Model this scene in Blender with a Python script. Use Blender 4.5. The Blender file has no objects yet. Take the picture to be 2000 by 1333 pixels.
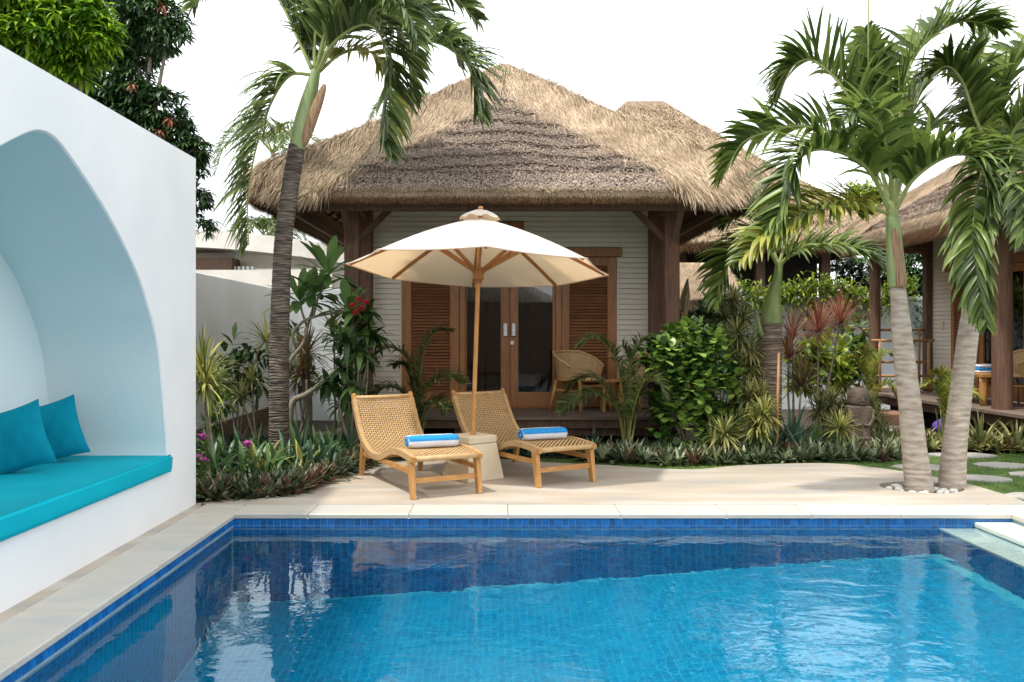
import bpy, math, random
import numpy as np
from math import radians, sin, cos, pi
from mathutils import Vector

random.seed(7)
rng = np.random.default_rng(7)
scene = bpy.context.scene
col = scene.collection

# ------------------------------------------------------------------ camera
EYE = 1.5
FPX, VX, VY = 1635.0, 975.0, 655.0          # focal length and vanishing point, in photo pixels
cam = bpy.data.cameras.new('camera')
cam.sensor_width = 36.0
cam.lens = FPX / 2000 * 36
cam.shift_x = (1000 - VX) / 2000
cam.shift_y = (VY - 666.5) / 2000
cam.clip_start, cam.clip_end = 0.05, 1500
cam.dof.use_dof = True
cam.dof.focus_distance = 8.8
cam.dof.aperture_fstop = 4.0
camo = bpy.data.objects.new('camera', cam)
camo.location = (0, 0, EYE)
camo.rotation_euler = (radians(90), 0, 0)
col.objects.link(camo)
scene.camera = camo

# ------------------------------------------------------------------ sky and sun
SUN = Vector((-0.36, -0.26, 1.0)).normalized()
world = bpy.data.worlds.new('World')
scene.world = world
world.use_nodes = True
nt = world.node_tree
nt.nodes.clear()
sky = nt.nodes.new('ShaderNodeTexSky')
sky.sky_type = 'NISHITA'
sky.sun_disc = False
sky.sun_elevation = math.asin(SUN.z)
sky.sun_rotation = math.atan2(SUN.x, SUN.y)
sky.air_density, sky.dust_density, sky.ozone_density = 1.0, 4.0, 1.0
mixn = nt.nodes.new('ShaderNodeMix')
mixn.data_type = 'RGBA'
mixn.inputs[0].default_value = 0.86          # thin white overcast over the blue
nt.links.new(sky.outputs[0], mixn.inputs[6])
mixn.inputs[7].default_value = (10.6, 10.9, 11.2, 1)
bg = nt.nodes.new('ShaderNodeBackground')
bg.inputs[1].default_value = 0.10
out = nt.nodes.new('ShaderNodeOutputWorld')
nt.links.new(mixn.outputs[2], bg.inputs[0])
nt.links.new(bg.outputs[0], out.inputs[0])

sun = bpy.data.lights.new('sun', 'SUN')
sun.energy = 1.9
sun.angle = radians(2.5)
sun.color = (1.0, 0.95, 0.87)
suno = bpy.data.objects.new('sun', sun)
suno.rotation_euler = (-SUN).to_track_quat('-Z', 'Y').to_euler()
suno.location = (-8, 6, 25)
col.objects.link(suno)

scene.view_settings.view_transform = 'Standard'
scene.view_settings.look = 'None'
scene.view_settings.gamma = 1.0
scene.view_settings.exposure = 1.1
scene.render.engine = 'CYCLES'
cy = scene.cycles
cy.max_bounces = 10
cy.diffuse_bounces = 4
cy.glossy_bounces = 4
cy.transmission_bounces = 8
cy.transparent_max_bounces = 12
cy.caustics_reflective = False
cy.caustics_refractive = True
cy.sample_clamp_indirect = 6.0
cy.use_denoising = True

# ------------------------------------------------------------------ helpers
def at(px, py, Y):
    """world point that lies at depth Y on the sight line of a photo pixel"""
    return np.array([(px - VX) * Y / FPX, Y, EYE - (py - VY) * Y / FPX])

def world_origin(o):
    v = Vector((0, 0, 0))
    while o is not None:
        v += o.location
        o = o.parent
    return v

def thing(name, label, cat, loc=(0, 0, 0), rz=0.0, group=None):
    o = bpy.data.objects.new(name, None)
    o.empty_display_size = 0.1
    o.location = loc
    o.rotation_euler = (0, 0, rz)
    col.objects.link(o)
    o['label'] = label
    o['category'] = cat
    if group:
        o['group'] = group
    return o

def tag(o, label=None, cat=None, group=None, kind=None):
    if label: o['label'] = label
    if cat: o['category'] = cat
    if group: o['group'] = group
    if kind: o['kind'] = kind
    return o

def link(name, me, parent=None, local=False, kind=None):
    o = bpy.data.objects.new(name, me)
    col.objects.link(o)
    if parent is not None:
        o.parent = parent
        if not local:
            o.location = -world_origin(parent)
    if kind:
        o['kind'] = kind
    return o

def copy_tree(o, parent=None):
    c = o.copy()
    col.objects.link(c)
    c.parent = parent
    for ch in list(o.children):
        copy_tree(ch, c)
    return c

def np_mesh(name, V, F, mat, smooth=False):
    """mesh from a vertex array and one face array (all faces with the same corner count)"""
    V = np.asarray(V, dtype=np.float32).reshape(-1, 3)
    F = np.asarray(F, dtype=np.int32)
    me = bpy.data.meshes.new(name)
    n, k = F.shape
    me.vertices.add(len(V)); me.vertices.foreach_set('co', V.ravel())
    me.loops.add(n * k); me.loops.foreach_set('vertex_index', F.ravel())
    me.polygons.add(n)
    me.polygons.foreach_set('loop_start', np.arange(0, n * k, k, dtype=np.int32))
    me.polygons.foreach_set('loop_total', np.full(n, k, dtype=np.int32))
    me.polygons.foreach_set('use_smooth', np.full(n, smooth, dtype=bool))
    me.update(calc_edges=True)
    me.materials.append(mat)
    return me

def nrm(a):
    a = np.asarray(a, float)
    return a / np.maximum(np.linalg.norm(a, axis=-1, keepdims=True), 1e-9)

class MB:
    """collects shapes of mixed faces and links them as one mesh object"""
    def __init__(self):
        self.v, self.f, self.mi = [], [], []
    def add(self, vs, fs, mi=0):
        b = len(self.v)
        self.v += [tuple(map(float, p)) for p in vs]
        self.f += [tuple(b + i for i in f) for f in fs]
        self.mi += [mi] * len(fs)
        return self
    def box(self, x0, x1, y0, y1, z0, z1, bev=0.0, mi=0):
        if bev <= 0:
            vs = [(x, y, z) for x in (x0, x1) for y in (y0, y1) for z in (z0, z1)]
            fs = [(0, 1, 3, 2), (4, 6, 7, 5), (0, 4, 5, 1), (2, 3, 7, 6), (0, 2, 6, 4), (1, 5, 7, 3)]
            return self.add(vs, fs, mi)
        b = bev
        vs, fs, idx = [], [], {}
        for i, x in enumerate((x0, x1)):
            for j, y in enumerate((y0, y1)):
                for k, z in enumerate((z0, z1)):
                    sx, sy, sz = (1, -1)[i], (1, -1)[j], (1, -1)[k]
                    idx[i, j, k] = len(vs)
                    vs += [(x, y + sy * b, z + sz * b), (x + sx * b, y, z + sz * b), (x + sx * b, y + sy * b, z)]
        I = lambda i, j, k, a: idx[i, j, k] + a
        for i in (0, 1): fs.append([I(i, 0, 0, 0), I(i, 0, 1, 0), I(i, 1, 1, 0), I(i, 1, 0, 0)])
        for j in (0, 1): fs.append([I(0, j, 0, 1), I(1, j, 0, 1), I(1, j, 1, 1), I(0, j, 1, 1)])
        for k in (0, 1): fs.append([I(0, 0, k, 2), I(0, 1, k, 2), I(1, 1, k, 2), I(1, 0, k, 2)])
        for j in (0, 1):
            for k in (0, 1): fs.append([I(0, j, k, 1), I(1, j, k, 1), I(1, j, k, 2), I(0, j, k, 2)])
        for i in (0, 1):
            for k in (0, 1): fs.append([I(i, 0, k, 0), I(i, 1, k, 0), I(i, 1, k, 2), I(i, 0, k, 2)])
        for i in (0, 1):
            for j in (0, 1): fs.append([I(i, j, 0, 0), I(i, j, 1, 0), I(i, j, 1, 1), I(i, j, 0, 1)])
        for c in idx.values(): fs.append([c, c + 1, c + 2])
        return self.add(vs, fs, mi)
    def bar(self, p, q, w, h, up=(0, 0, 1), w2=None, h2=None, mi=0):
        """rectangular bar from p to q; w across, h along up"""
        p, q = np.array(p, float), np.array(q, float)
        t = nrm(q - p)
        s = np.cross(t, up)
        s = nrm(s) if np.linalg.norm(s) > 1e-6 else np.array([1., 0, 0])
        u = np.cross(s, t)
        w2, h2 = w2 or w, h2 or h
        vs = []
        for c, a, b in ((p, w, h), (q, w2, h2)):
            for i, j in ((-1, -1), (1, -1), (1, 1), (-1, 1)):
                vs.append(c + s * a / 2 * i + u * b / 2 * j)
        fs = [(0, 3, 2, 1), (4, 5, 6, 7), (0, 1, 5, 4), (1, 2, 6, 5), (2, 3, 7, 6), (3, 0, 4, 7)]
        return self.add(vs, fs, mi)
    def tube(self, pts, rad, seg=8, cap=True, mi=0, flat=1.0):
        pts = np.array(pts, float)
        n = len(pts)
        rad = np.full(n, rad) if np.isscalar(rad) else np.array(rad, float)
        T = nrm(np.gradient(pts, axis=0))
        ref = np.array([0, 1., 0]) if abs(T[0][1]) < 0.8 else np.array([1., 0, 0])
        s = nrm(np.cross(T[0], ref))
        vs = []
        for i in range(n):
            s = nrm(s - T[i] * np.dot(s, T[i]))
            u = np.cross(T[i], s)
            for k in range(seg):
                a = 2 * pi * k / seg
                vs.append(pts[i] + rad[i] * (cos(a) * s + sin(a) * u * flat))
        fs = []
        for i in range(n - 1):
            for k in range(seg):
                k2 = (k + 1) % seg
                fs.append((i * seg + k, i * seg + k2, (i + 1) * seg + k2, (i + 1) * seg + k))
        if cap:
            fs.append(tuple(reversed(range(seg))))
            fs.append(tuple((n - 1) * seg + k for k in range(seg)))
        return self.add(vs, fs, mi)
    def lathe(self, prof, c=(0, 0, 0), seg=20, mi=0, sx=1.0, sy=1.0):
        vs, fs = [], []
        n = len(prof)
        for r, z in prof:
            for k in range(seg):
                a = 2 * pi * k / seg
                vs.append((c[0] + r * cos(a) * sx, c[1] + r * sin(a) * sy, c[2] + z))
        for i in range(n - 1):
            for k in range(seg):
                k2 = (k + 1) % seg
                fs.append((i * seg + k, i * seg + k2, (i + 1) * seg + k2, (i + 1) * seg + k))
        fs.append(tuple(reversed(range(seg))))
        fs.append(tuple((n - 1) * seg + k for k in range(seg)))
        return self.add(vs, fs, mi)
    def sphere(self, c, r, seg=10, rings=6, jit=0.0, mi=0):
        r = (r, r, r) if np.isscalar(r) else r
        vs, fs = [(c[0], c[1], c[2] + r[2])], []
        for i in range(1, rings):
            th = pi * i / rings
            for k in range(seg):
                a = 2 * pi * k / seg
                j = 1 + (random.random() - .5) * jit
                vs.append((c[0] + r[0] * sin(th) * cos(a) * j, c[1] + r[1] * sin(th) * sin(a) * j, c[2] + r[2] * cos(th) * j))
        vs.append((c[0], c[1], c[2] - r[2]))
        for k in range(seg):
            fs.append((0, 1 + k, 1 + (k + 1) % seg))
            fs.append((len(vs) - 1, 1 + (rings - 2) * seg + (k + 1) % seg, 1 + (rings - 2) * seg + k))
        for i in range(rings - 2):
            for k in range(seg):
                a, b = 1 + i * seg + k, 1 + i * seg + (k + 1) % seg
                fs.append((a, a + seg, b + seg, b))
        return self.add(vs, fs, mi)
    def prism(self, poly, z0, z1, mi=0):
        n = len(poly)
        vs = [(x, y, z0) for x, y in poly] + [(x, y, z1) for x, y in poly]
        fs = [tuple(reversed(range(n))), tuple(range(n, 2 * n))]
        fs += [(i, (i + 1) % n, n + (i + 1) % n, n + i) for i in range(n)]
        return self.add(vs, fs, mi)
    def mesh(self, name, mats, smooth=False, auto=None):
        me = bpy.data.meshes.new(name)
        me.from_pydata(self.v, [], self.f)
        if not isinstance(mats, (list, tuple)): mats = [mats]
        for m in mats: me.materials.append(m)
        me.polygons.foreach_set('material_index', self.mi)
        me.polygons.foreach_set('use_smooth', [smooth] * len(self.f))
        me.update()
        if auto is not None:
            me.set_sharp_from_angle(angle=radians(auto))
        return me
    def build(self, name, mats, parent=None, smooth=False, local=False, kind=None, auto=None):
        return link(name, self.mesh(name, mats, smooth or auto is not None, auto), parent, local, kind)

def spline(pts, n):
    """Catmull-Rom through control points, n samples"""
    P = np.array(pts, float)
    P = np.vstack([2 * P[0] - P[1], P, 2 * P[-1] - P[-2]])
    m = len(P) - 3
    out_ = []
    for t in np.linspace(0, m - 1e-6, n):
        i = int(t); f = t - i
        a, b, c, d = P[i], P[i + 1], P[i + 2], P[i + 3]
        out_.append(0.5 * (2 * b + (c - a) * f + (2 * a - 5 * b + 4 * c - d) * f * f + (3 * b - a - 3 * c + d) * f ** 3))
    return np.array(out_)

# ------------------------------------------------------------------ materials
def mat(name, c1, c2=None, rough=0.6, scale=4.0, stretch=(1, 1, 1), bump=0.0, bscale=None, island=0.0, trans=0.0,
        spec=0.4, detail=5.0, objrand=0.0, lo=0.35, hi=0.65, c3=None, metal=0.0, bdist=0.02, wave=None, tcol=None):
    m = bpy.data.materials.new(name)
    m.use_nodes = True
    t = m.node_tree
    N, L = t.nodes, t.links
    p = N['Principled BSDF']
    o = N['Material Output']
    p.inputs['Roughness'].default_value = rough
    p.inputs['Specular IOR Level'].default_value = spec
    p.inputs['Metallic'].default_value = metal
    c2 = c2 or c1
    co = N.new('ShaderNodeTexCoord')
    mp = N.new('ShaderNodeMapping')
    mp.inputs['Scale'].default_value = stretch
    L.new(co.outputs['Object'], mp.inputs['Vector'])
    vec = mp.outputs[0]
    if objrand > 0:
        oi = N.new('ShaderNodeObjectInfo')
        mul = N.new('ShaderNodeMath'); mul.operation = 'MULTIPLY'; mul.inputs[1].default_value = 37.0
        L.new(oi.outputs['Random'], mul.inputs[0])
        ad = N.new('ShaderNodeVectorMath'); ad.operation = 'ADD'
        L.new(vec, ad.inputs[0]); L.new(mul.outputs[0], ad.inputs[1])
        vec = ad.outputs[0]
    nz = N.new('ShaderNodeTexNoise')
    nz.inputs['Scale'].default_value = scale
    nz.inputs['Detail'].default_value = detail
    L.new(vec, nz.inputs['Vector'])
    rp = N.new('ShaderNodeValToRGB')
    rp.color_ramp.elements[0].position = lo
    rp.color_ramp.elements[1].position = hi
    rp.color_ramp.elements[0].color = (*c1, 1)
    rp.color_ramp.elements[1].color = (*c2, 1)
    if c3:
        e = rp.color_ramp.elements.new((lo + hi) / 2); e.color = (*c3, 1)
    L.new(nz.outputs[0], rp.inputs[0])
    colr = rp.outputs[0]
    def vary(src, amount, colr):
        hs = N.new('ShaderNodeHueSaturation')
        mr = N.new('ShaderNodeMapRange')
        mr.inputs['To Min'].default_value = 1 - amount
        mr.inputs['To Max'].default_value = 1 + amount
        L.new(src, mr.inputs[0]); L.new(mr.outputs[0], hs.inputs['Value']); L.new(colr, hs.inputs['Color'])
        return hs.outputs[0]
    if island > 0:
        g = N.new('ShaderNodeNewGeometry')
        mx = N.new('ShaderNodeMath'); mx.operation = 'ADD'
        L.new(nz.outputs[0], mx.inputs[0])
        sc = N.new('ShaderNodeMath'); sc.operation = 'MULTIPLY_ADD'; sc.inputs[1].default_value = 0.7; sc.inputs[2].default_value = -0.35
        L.new(g.outputs['Random Per Island'], sc.inputs[0]); L.new(sc.outputs[0], mx.inputs[1])
        L.new(mx.outputs[0], rp.inputs[0])
        colr = vary(g.outputs['Random Per Island'], island, colr)
    if objrand > 0:
        colr = vary(oi.outputs['Random'], objrand, colr)
    L.new(colr, p.inputs['Base Color'])
    if bump > 0:
        b = N.new('ShaderNodeBump'); b.inputs['Strength'].default_value = bump; b.inputs['Distance'].default_value = bdist
        if wave:
            nb = N.new('ShaderNodeTexWave'); nb.bands_direction = wave[0]; nb.inputs['Scale'].default_value = wave[1]
            nb.inputs['Distortion'].default_value = wave[2]; nb.inputs['Detail'].default_value = 4; nb.inputs['Detail Scale'].default_value = 1.6
            L.new(vec, nb.inputs['Vector'])
        else:
            nb = N.new('ShaderNodeTexNoise'); nb.inputs['Scale'].default_value = bscale or scale * 4; nb.inputs['Detail'].default_value = 4
            L.new(vec, nb.inputs['Vector'])
        if wave:
            mc = N.new('ShaderNodeMapRange'); mc.inputs['To Min'].default_value = wave[3]; mc.inputs['To Max'].default_value = 1.08
            L.new(nb.outputs[1], mc.inputs[0])
            hv = N.new('ShaderNodeHueSaturation'); L.new(mc.outputs[0], hv.inputs['Value']); L.new(colr, hv.inputs['Color'])
            L.new(hv.outputs[0], p.inputs['Base Color'])
        L.new(nb.outputs[1] if wave else nb.outputs[0], b.inputs['Height'])
        L.new(b.outputs[0], p.inputs['Normal'])
    if trans > 0:
        tr = N.new('ShaderNodeBsdfTranslucent')
        if tcol: tr.inputs[0].default_value = (*tcol, 1)
        else: L.new(colr, tr.inputs[0])
        ms = N.new('ShaderNodeMixShader'); ms.inputs[0].default_value = trans
        L.new(p.outputs[0], ms.inputs[1]); L.new(tr.outputs[0], ms.inputs[2]); L.new(ms.outputs[0], o.inputs[0])
    return m

M = {}
M['plaster'] = mat('white_plaster', (0.80, 0.81, 0.81), (0.75, 0.765, 0.77), 0.75, 1.6, bump=0.12, bscale=14, detail=7, spec=0.25)
M['niche'] = mat('aqua_bounce_plaster', (0.78, 0.835, 0.835), (0.75, 0.81, 0.815), 0.7, 1.2, bump=0.15, bscale=12, detail=7, spec=0.25)  # white plaster tinted aqua; teal bounced light is put into the colour
M['wall_grey'] = mat('weathered_white_wall', (0.76, 0.76, 0.73), (0.66, 0.66, 0.63), 0.85, 1.1, stretch=(1, 1, .5), bump=0.15, bscale=9, detail=8)
M['wall_far'] = mat('cream_wall', (0.78, 0.74, 0.66), (0.68, 0.64, 0.57), 0.85, 2)
M['wall_white'] = mat('far_white_wall', (0.72, 0.76, 0.77), (0.52, 0.56, 0.56), 0.85, 1.2, stretch=(1, 1, .35), lo=.4, hi=.75, detail=8)
M['teal'] = mat('teal_canvas', (0.0, 0.45, 0.56), (0.0, 0.41, 0.52), 0.85, 3, bump=0.08, bscale=180, spec=0.15)
M['teal_dark'] = mat('teal_pillow_cloth', (0.0, 0.26, 0.36), (0.0, 0.21, 0.31), 0.85, 5, bump=0.1, bscale=150, spec=0.15)
M['stone'] = mat('pale_patio_stone', (0.47, 0.44, 0.40), (0.31, 0.305, 0.29), 0.55, 1.5, stretch=(.5, 2.2, 1), c3=(0.41, 0.345, 0.27), lo=.32, hi=.70, bump=0.06, bscale=30, detail=9)
M['coping'] = mat('coping_stone', (0.50, 0.47, 0.425), (0.42, 0.415, 0.385), 0.5, 3, stretch=(.6, 1.6, 1), c3=(0.48, 0.445, 0.385), bump=0.05, bscale=30, objrand=0.05, detail=9)
M['wetstone'] = mat('wet_step_stone', (0.62, 0.64, 0.56), (0.55, 0.60, 0.53), 0.35, 4)
M['grout'] = mat('pool_grout', (0.26, 0.36, 0.42), (0.20, 0.30, 0.37), 0.8, 9)
M['grout_floor'] = mat('pool_floor_grout', (0.06, 0.46, 0.58), (0.04, 0.42, 0.54), 0.8, 9)
M['tile'] = mat('blue_glass_tile', (0.006, 0.10, 0.33), (0.010, 0.145, 0.42), 0.18, 40, objrand=0.25, spec=0.5, lo=.3, hi=.7)
M['tile_field'] = mat('blue_wall_tiles', (0.003, 0.13, 0.33), (0.004, 0.18, 0.41), 0.2, 10, island=0.10, spec=0.5)
M['tile_floor'] = mat('turquoise_floor_tiles', (0.0, 0.235, 0.43), (0.0, 0.275, 0.475), 0.3, 1.5, island=0.04, spec=0.4)
M['soil'] = mat('dark_soil', (0.035, 0.026, 0.018), (0.07, 0.055, 0.04), 0.95, 12, bump=0.5, bscale=30)
M['turf'] = mat('turf', (0.05, 0.10, 0.018), (0.10, 0.16, 0.03), 0.9, 6, bump=0.4, bscale=60)
M['grass'] = mat('grass_blades', (0.07, 0.15, 0.02), (0.14, 0.23, 0.04), 0.6, 2, island=0.3, trans=0.3)
M['paving'] = mat('grey_stepping_stone', (0.42, 0.40, 0.36), (0.30, 0.29, 0.26), 0.8, 5, bump=0.2, bscale=25, objrand=0.08, detail=8)
M['teak'] = mat('golden_teak', (0.50, 0.26, 0.085), (0.40, 0.19, 0.055), 0.5, 7, stretch=(6, 6, .8), bump=0.05, objrand=0.07, spec=0.35)
M['teak_x'] = mat('golden_teak_rail', (0.50, 0.26, 0.085), (0.38, 0.18, 0.055), 0.5, 9, stretch=(1, 1, 3), bump=0.05, objrand=0.07, spec=0.35)
M['rattan'] = mat('woven_rattan', (0.56, 0.38, 0.19), (0.46, 0.29, 0.13), 0.6, 14, island=0.16, bump=0.1, bscale=120)
M['joinery'] = mat('red_brown_joinery', (0.35, 0.155, 0.052), (0.24, 0.098, 0.034), 0.45, 6, stretch=(8, 8, .7), bump=0.06, objrand=0.08)
M['joinery_light'] = mat('brown_rib_wood', (0.36, 0.17, 0.055), (0.28, 0.12, 0.04), 0.5, 6, stretch=(6, 6, 1))
M['louver'] = mat('louvre_wood', (0.27, 0.115, 0.050), (0.19, 0.078, 0.034), 0.5, 6, stretch=(.8, 8, 8), objrand=0.15)
M['old_wood'] = mat('weathered_dark_timber', (0.145, 0.088, 0.058), (0.085, 0.050, 0.034), 0.75, 5, stretch=(9, 9, .8), bump=0.35, bscale=14, objrand=0.08, detail=8)
M['post_wood'] = mat('reddish_timber_post', (0.19, 0.100, 0.062), (0.11, 0.056, 0.036), 0.75, 5, stretch=(9, 9, .6), bump=0.4, bscale=16, objrand=0.08, detail=8)
M['deck'] = mat('greyed_deck_plank', (0.20, 0.145, 0.11), (0.12, 0.088, 0.068), 0.7, 5, stretch=(.7, 9, 9), bump=0.2, objrand=0.15)
M['board'] = mat('cream_painted_board', (0.71, 0.65, 0.54), (0.66, 0.60, 0.495), 0.6, 5, stretch=(.5, 6, 6), objrand=0.03)
M['gap'] = mat('wall_backing', (0.40, 0.37, 0.31), None, 0.8)
M['thatch'] = mat('tan_thatch', (0.62, 0.485, 0.335), (0.25, 0.175, 0.105), 0.85, 3, island=0.38, c3=(0.48, 0.365, 0.24), trans=0.1)
M['thatch_grey'] = mat('weathered_grey_thatch', (0.56, 0.44, 0.345), (0.24, 0.185, 0.15), 0.9, 2.0, stretch=(.6, .6, 3.2), island=0.38)
M['thatch_base'] = mat('thatch_body', (0.30, 0.225, 0.15), (0.19, 0.14, 0.095), 0.95, 14, bump=0.8, bscale=60)
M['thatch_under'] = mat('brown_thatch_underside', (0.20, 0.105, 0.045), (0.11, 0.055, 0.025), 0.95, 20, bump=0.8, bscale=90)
M['dark_wall_shade'] = mat('dark_wall_and_shade', (0.018, 0.015, 0.013), (0.03, 0.026, 0.02), 0.9, 3)  # near-black paint for shade in voids, holes and under eaves; also a dark wall
M['curtain'] = mat('dark_curtain', (0.05, 0.042, 0.035), (0.03, 0.026, 0.022), 0.9, 3)
M['metal'] = mat('brushed_steel', (0.62, 0.61, 0.60), (0.5, 0.5, 0.5), 0.35, 20, metal=0.6)
M['canvas'] = mat('cream_canvas', (0.72, 0.69, 0.63), (0.68, 0.65, 0.59), 0.85, 3, trans=0.40, tcol=(0.90, 0.62, 0.34), bump=0.05, bscale=60, spec=0.1)
M['base_stone'] = mat('cream_cast_stone', (0.66, 0.56, 0.40), (0.60, 0.50, 0.35), 0.75, 4, bump=0.1, bscale=40)
M['towel_blue'] = mat('blue_terry', (0.035, 0.28, 0.62), (0.025, 0.24, 0.56), 0.95, 30, bump=0.7, bscale=220, bdist=.006, spec=.1)
M['towel_white'] = mat('white_terry', (0.70, 0.70, 0.74), (0.63, 0.63, 0.68), 0.95, 30, bump=0.7, bscale=220, bdist=.006, spec=.1)
M['switch'] = mat('cream_plastic', (0.62, 0.56, 0.40), None, 0.4)
M['pot'] = mat('white_pot_glaze', (0.55, 0.54, 0.52), (0.48, 0.47, 0.45), 0.5, 6)
M['statue'] = mat('mossy_brown_stone', (0.16, 0.12, 0.085), (0.085, 0.065, 0.048), 0.95, 8, bump=0.7, bscale=35, detail=8)
M['black_stone'] = mat('dark_plinth_stone', (0.045, 0.042, 0.04), (0.07, 0.065, 0.06), 0.9, 10, bump=0.4)
M['pebble'] = mat('white_pebble', (0.70, 0.67, 0.62), (0.60, 0.56, 0.50), 0.6, 9, objrand=0.12)
M['terracotta'] = mat('terracotta_stone', (0.36, 0.20, 0.13), (0.28, 0.15, 0.10), 0.8, 6, bump=0.2)
M['trunk_dark'] = mat('dark_ringed_palm_bark', (0.20, 0.16, 0.13), (0.075, 0.058, 0.048), 0.9, 4, stretch=(1.6, 1.6, 8), bump=0.6, bdist=.03, wave=('Z', 1.15, 11.0, .72), detail=8, lo=.38, hi=.6)
M['trunk_pale'] = mat('pale_ringed_palm_bark', (0.44, 0.375, 0.305), (0.24, 0.185, 0.145), 0.85, 7, stretch=(1, 1, 3.2), bump=0.3, bdist=.015, wave=('Z', 1.55, 7.0, .93), detail=10, lo=.44, hi=.74)
M['trunk_fat'] = mat('brown_bottle_palm_bark', (0.32, 0.235, 0.18), (0.17, 0.12, 0.09), 0.9, 3.2, stretch=(1, 1, 6), bump=0.9, bdist=.03, wave=('Z', 1.3, 9, .78), detail=8)
M['shaft'] = mat('green_crownshaft', (0.20, 0.28, 0.10), (0.30, 0.36, 0.16), 0.45, 3, stretch=(6, 6, .6))
M['shaft_brown'] = mat('tan_dry_sheath', (0.42, 0.27, 0.16), (0.21, 0.115, 0.065), 0.75, 6, stretch=(12, 12, .5), bump=.5, lo=.38, hi=.66, detail=8)
M['shaft_fat'] = mat('bulging_green_crownshaft', (0.15, 0.22, 0.055), (0.24, 0.26, 0.09), 0.4, 3, stretch=(3, 3, 1))
M['rachis'] = mat('yellow_green_rachis', (0.26, 0.32, 0.10), (0.33, 0.36, 0.13), 0.5, 5)
M['palm'] = mat('palm_leaflet', (0.065, 0.115, 0.020), (0.185, 0.245, 0.055), 0.36, 1.5, island=0.32, trans=0.40, spec=.5)
M['palm_deep'] = mat('deep_green_palm_leaflet', (0.070, 0.115, 0.030), (0.18, 0.235, 0.072), 0.36, 1.5, island=0.3, trans=0.42, spec=.5)
M['palm_yellow'] = mat('yellowing_palm_leaflet', (0.16, 0.21, 0.03), (0.34, 0.32, 0.055), 0.42, 2, island=0.25, trans=0.35, spec=.5)
M['areca'] = mat('areca_leaflet', (0.055, 0.085, 0.025), (0.11, 0.14, 0.045), 0.45, 2, island=0.3, trans=0.3)
M['mango_dark'] = mat('dark_mango_leaf', (0.022, 0.060, 0.020), (0.055, 0.115, 0.030), 0.4, 2, island=0.4, trans=0.22, spec=.5)
M['mango_lime'] = mat('lime_leaf', (0.055, 0.16, 0.010), (0.24, 0.40, 0.025), 0.42, 2, island=0.35, trans=0.45, spec=.4)
M['dry_leaf'] = mat('dry_leaf_cluster', (0.30, 0.11, 0.05), (0.22, 0.09, 0.05), 0.7, 4, island=0.3)
M['bark'] = mat('grey_bark', (0.25, 0.21, 0.17), (0.15, 0.12, 0.10), 0.9, 9, bump=0.5)
M['broad'] = mat('glossy_broad_leaf', (0.045, 0.12, 0.020), (0.19, 0.29, 0.055), 0.36, 2, island=0.45, trans=0.28, spec=.5)
M['frangipani'] = mat('frangipani_leaf', (0.08, 0.175, 0.045), (0.17, 0.28, 0.09), 0.42, 2, island=0.3, trans=0.3, spec=.5)
M['dark_leaf'] = mat('dark_shrub_leaf', (0.022, 0.065, 0.014), (0.06, 0.12, 0.024), 0.4, 2, island=0.35, trans=0.25, spec=.5)
M['variegated'] = mat('yellow_striped_leaf', (0.14, 0.17, 0.035), (0.36, 0.35, 0.10), 0.45, 3, island=0.3, trans=0.3)
M['song'] = mat('cream_edged_leaf', (0.13, 0.16, 0.042), (0.36, 0.345, 0.14), 0.45, 3, island=0.35, trans=0.28)
M['cordyline'] = mat('red_cordyline_leaf', (0.27, 0.075, 0.045), (0.36, 0.17, 0.10), 0.45, 2, island=0.35, trans=0.35)
M['bronze'] = mat('bronze_green_leaf', (0.15, 0.075, 0.035), (0.17, 0.15, 0.05), 0.5, 3, island=0.3, trans=0.25)
M['strap'] = mat('strap_leaf', (0.028, 0.085, 0.022), (0.085, 0.16, 0.045), 0.4, 2, island=0.4, trans=0.28, spec=.5)
M['strap_blue'] = mat('blue_green_strap_leaf', (0.02, 0.065, 0.035), (0.055, 0.115, 0.065), 0.4, 2, island=0.35, trans=0.2, spec=.5)
M['rhoeo'] = mat('purple_green_ground_cover', (0.075, 0.115, 0.05), (0.26, 0.29, 0.17), 0.42, 5, island=0.42, trans=0.2, c3=(0.11, 0.15, 0.075), spec=.4)
M['rhoeo_red'] = mat('reddish_ground_cover_leaf', (0.20, 0.095, 0.06), (0.13, 0.06, 0.045), 0.45, 5, island=0.35, trans=0.2)
M['vine'] = mat('lime_vine_leaf', (0.15, 0.24, 0.022), (0.30, 0.36, 0.04), 0.45, 2, island=0.35, trans=0.4)
M['stem'] = mat('pale_stem', (0.30, 0.26, 0.19), (0.20, 0.165, 0.12), 0.85, 12, bump=.3)
M['stem_green'] = mat('green_stem', (0.12, 0.15, 0.035), (0.20, 0.19, 0.05), 0.6, 8)
M['bamboo'] = mat('bamboo_cane', (0.42, 0.23, 0.10), (0.33, 0.17, 0.07), 0.5, 8, stretch=(5, 5, 1))
M['flower_red'] = mat('red_petal', (0.42, 0.012, 0.03), (0.5, 0.03, 0.05), 0.5, 5, island=.2, trans=.2)
M['flower_pink'] = mat('magenta_petal', (0.45, 0.05, 0.33), (0.55, 0.10, 0.42), 0.5, 5, island=.2, trans=.2)
M['purple'] = mat('purple_cloth', (0.10, 0.05, 0.26), (0.14, 0.07, 0.33), 0.8, 6)

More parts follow.
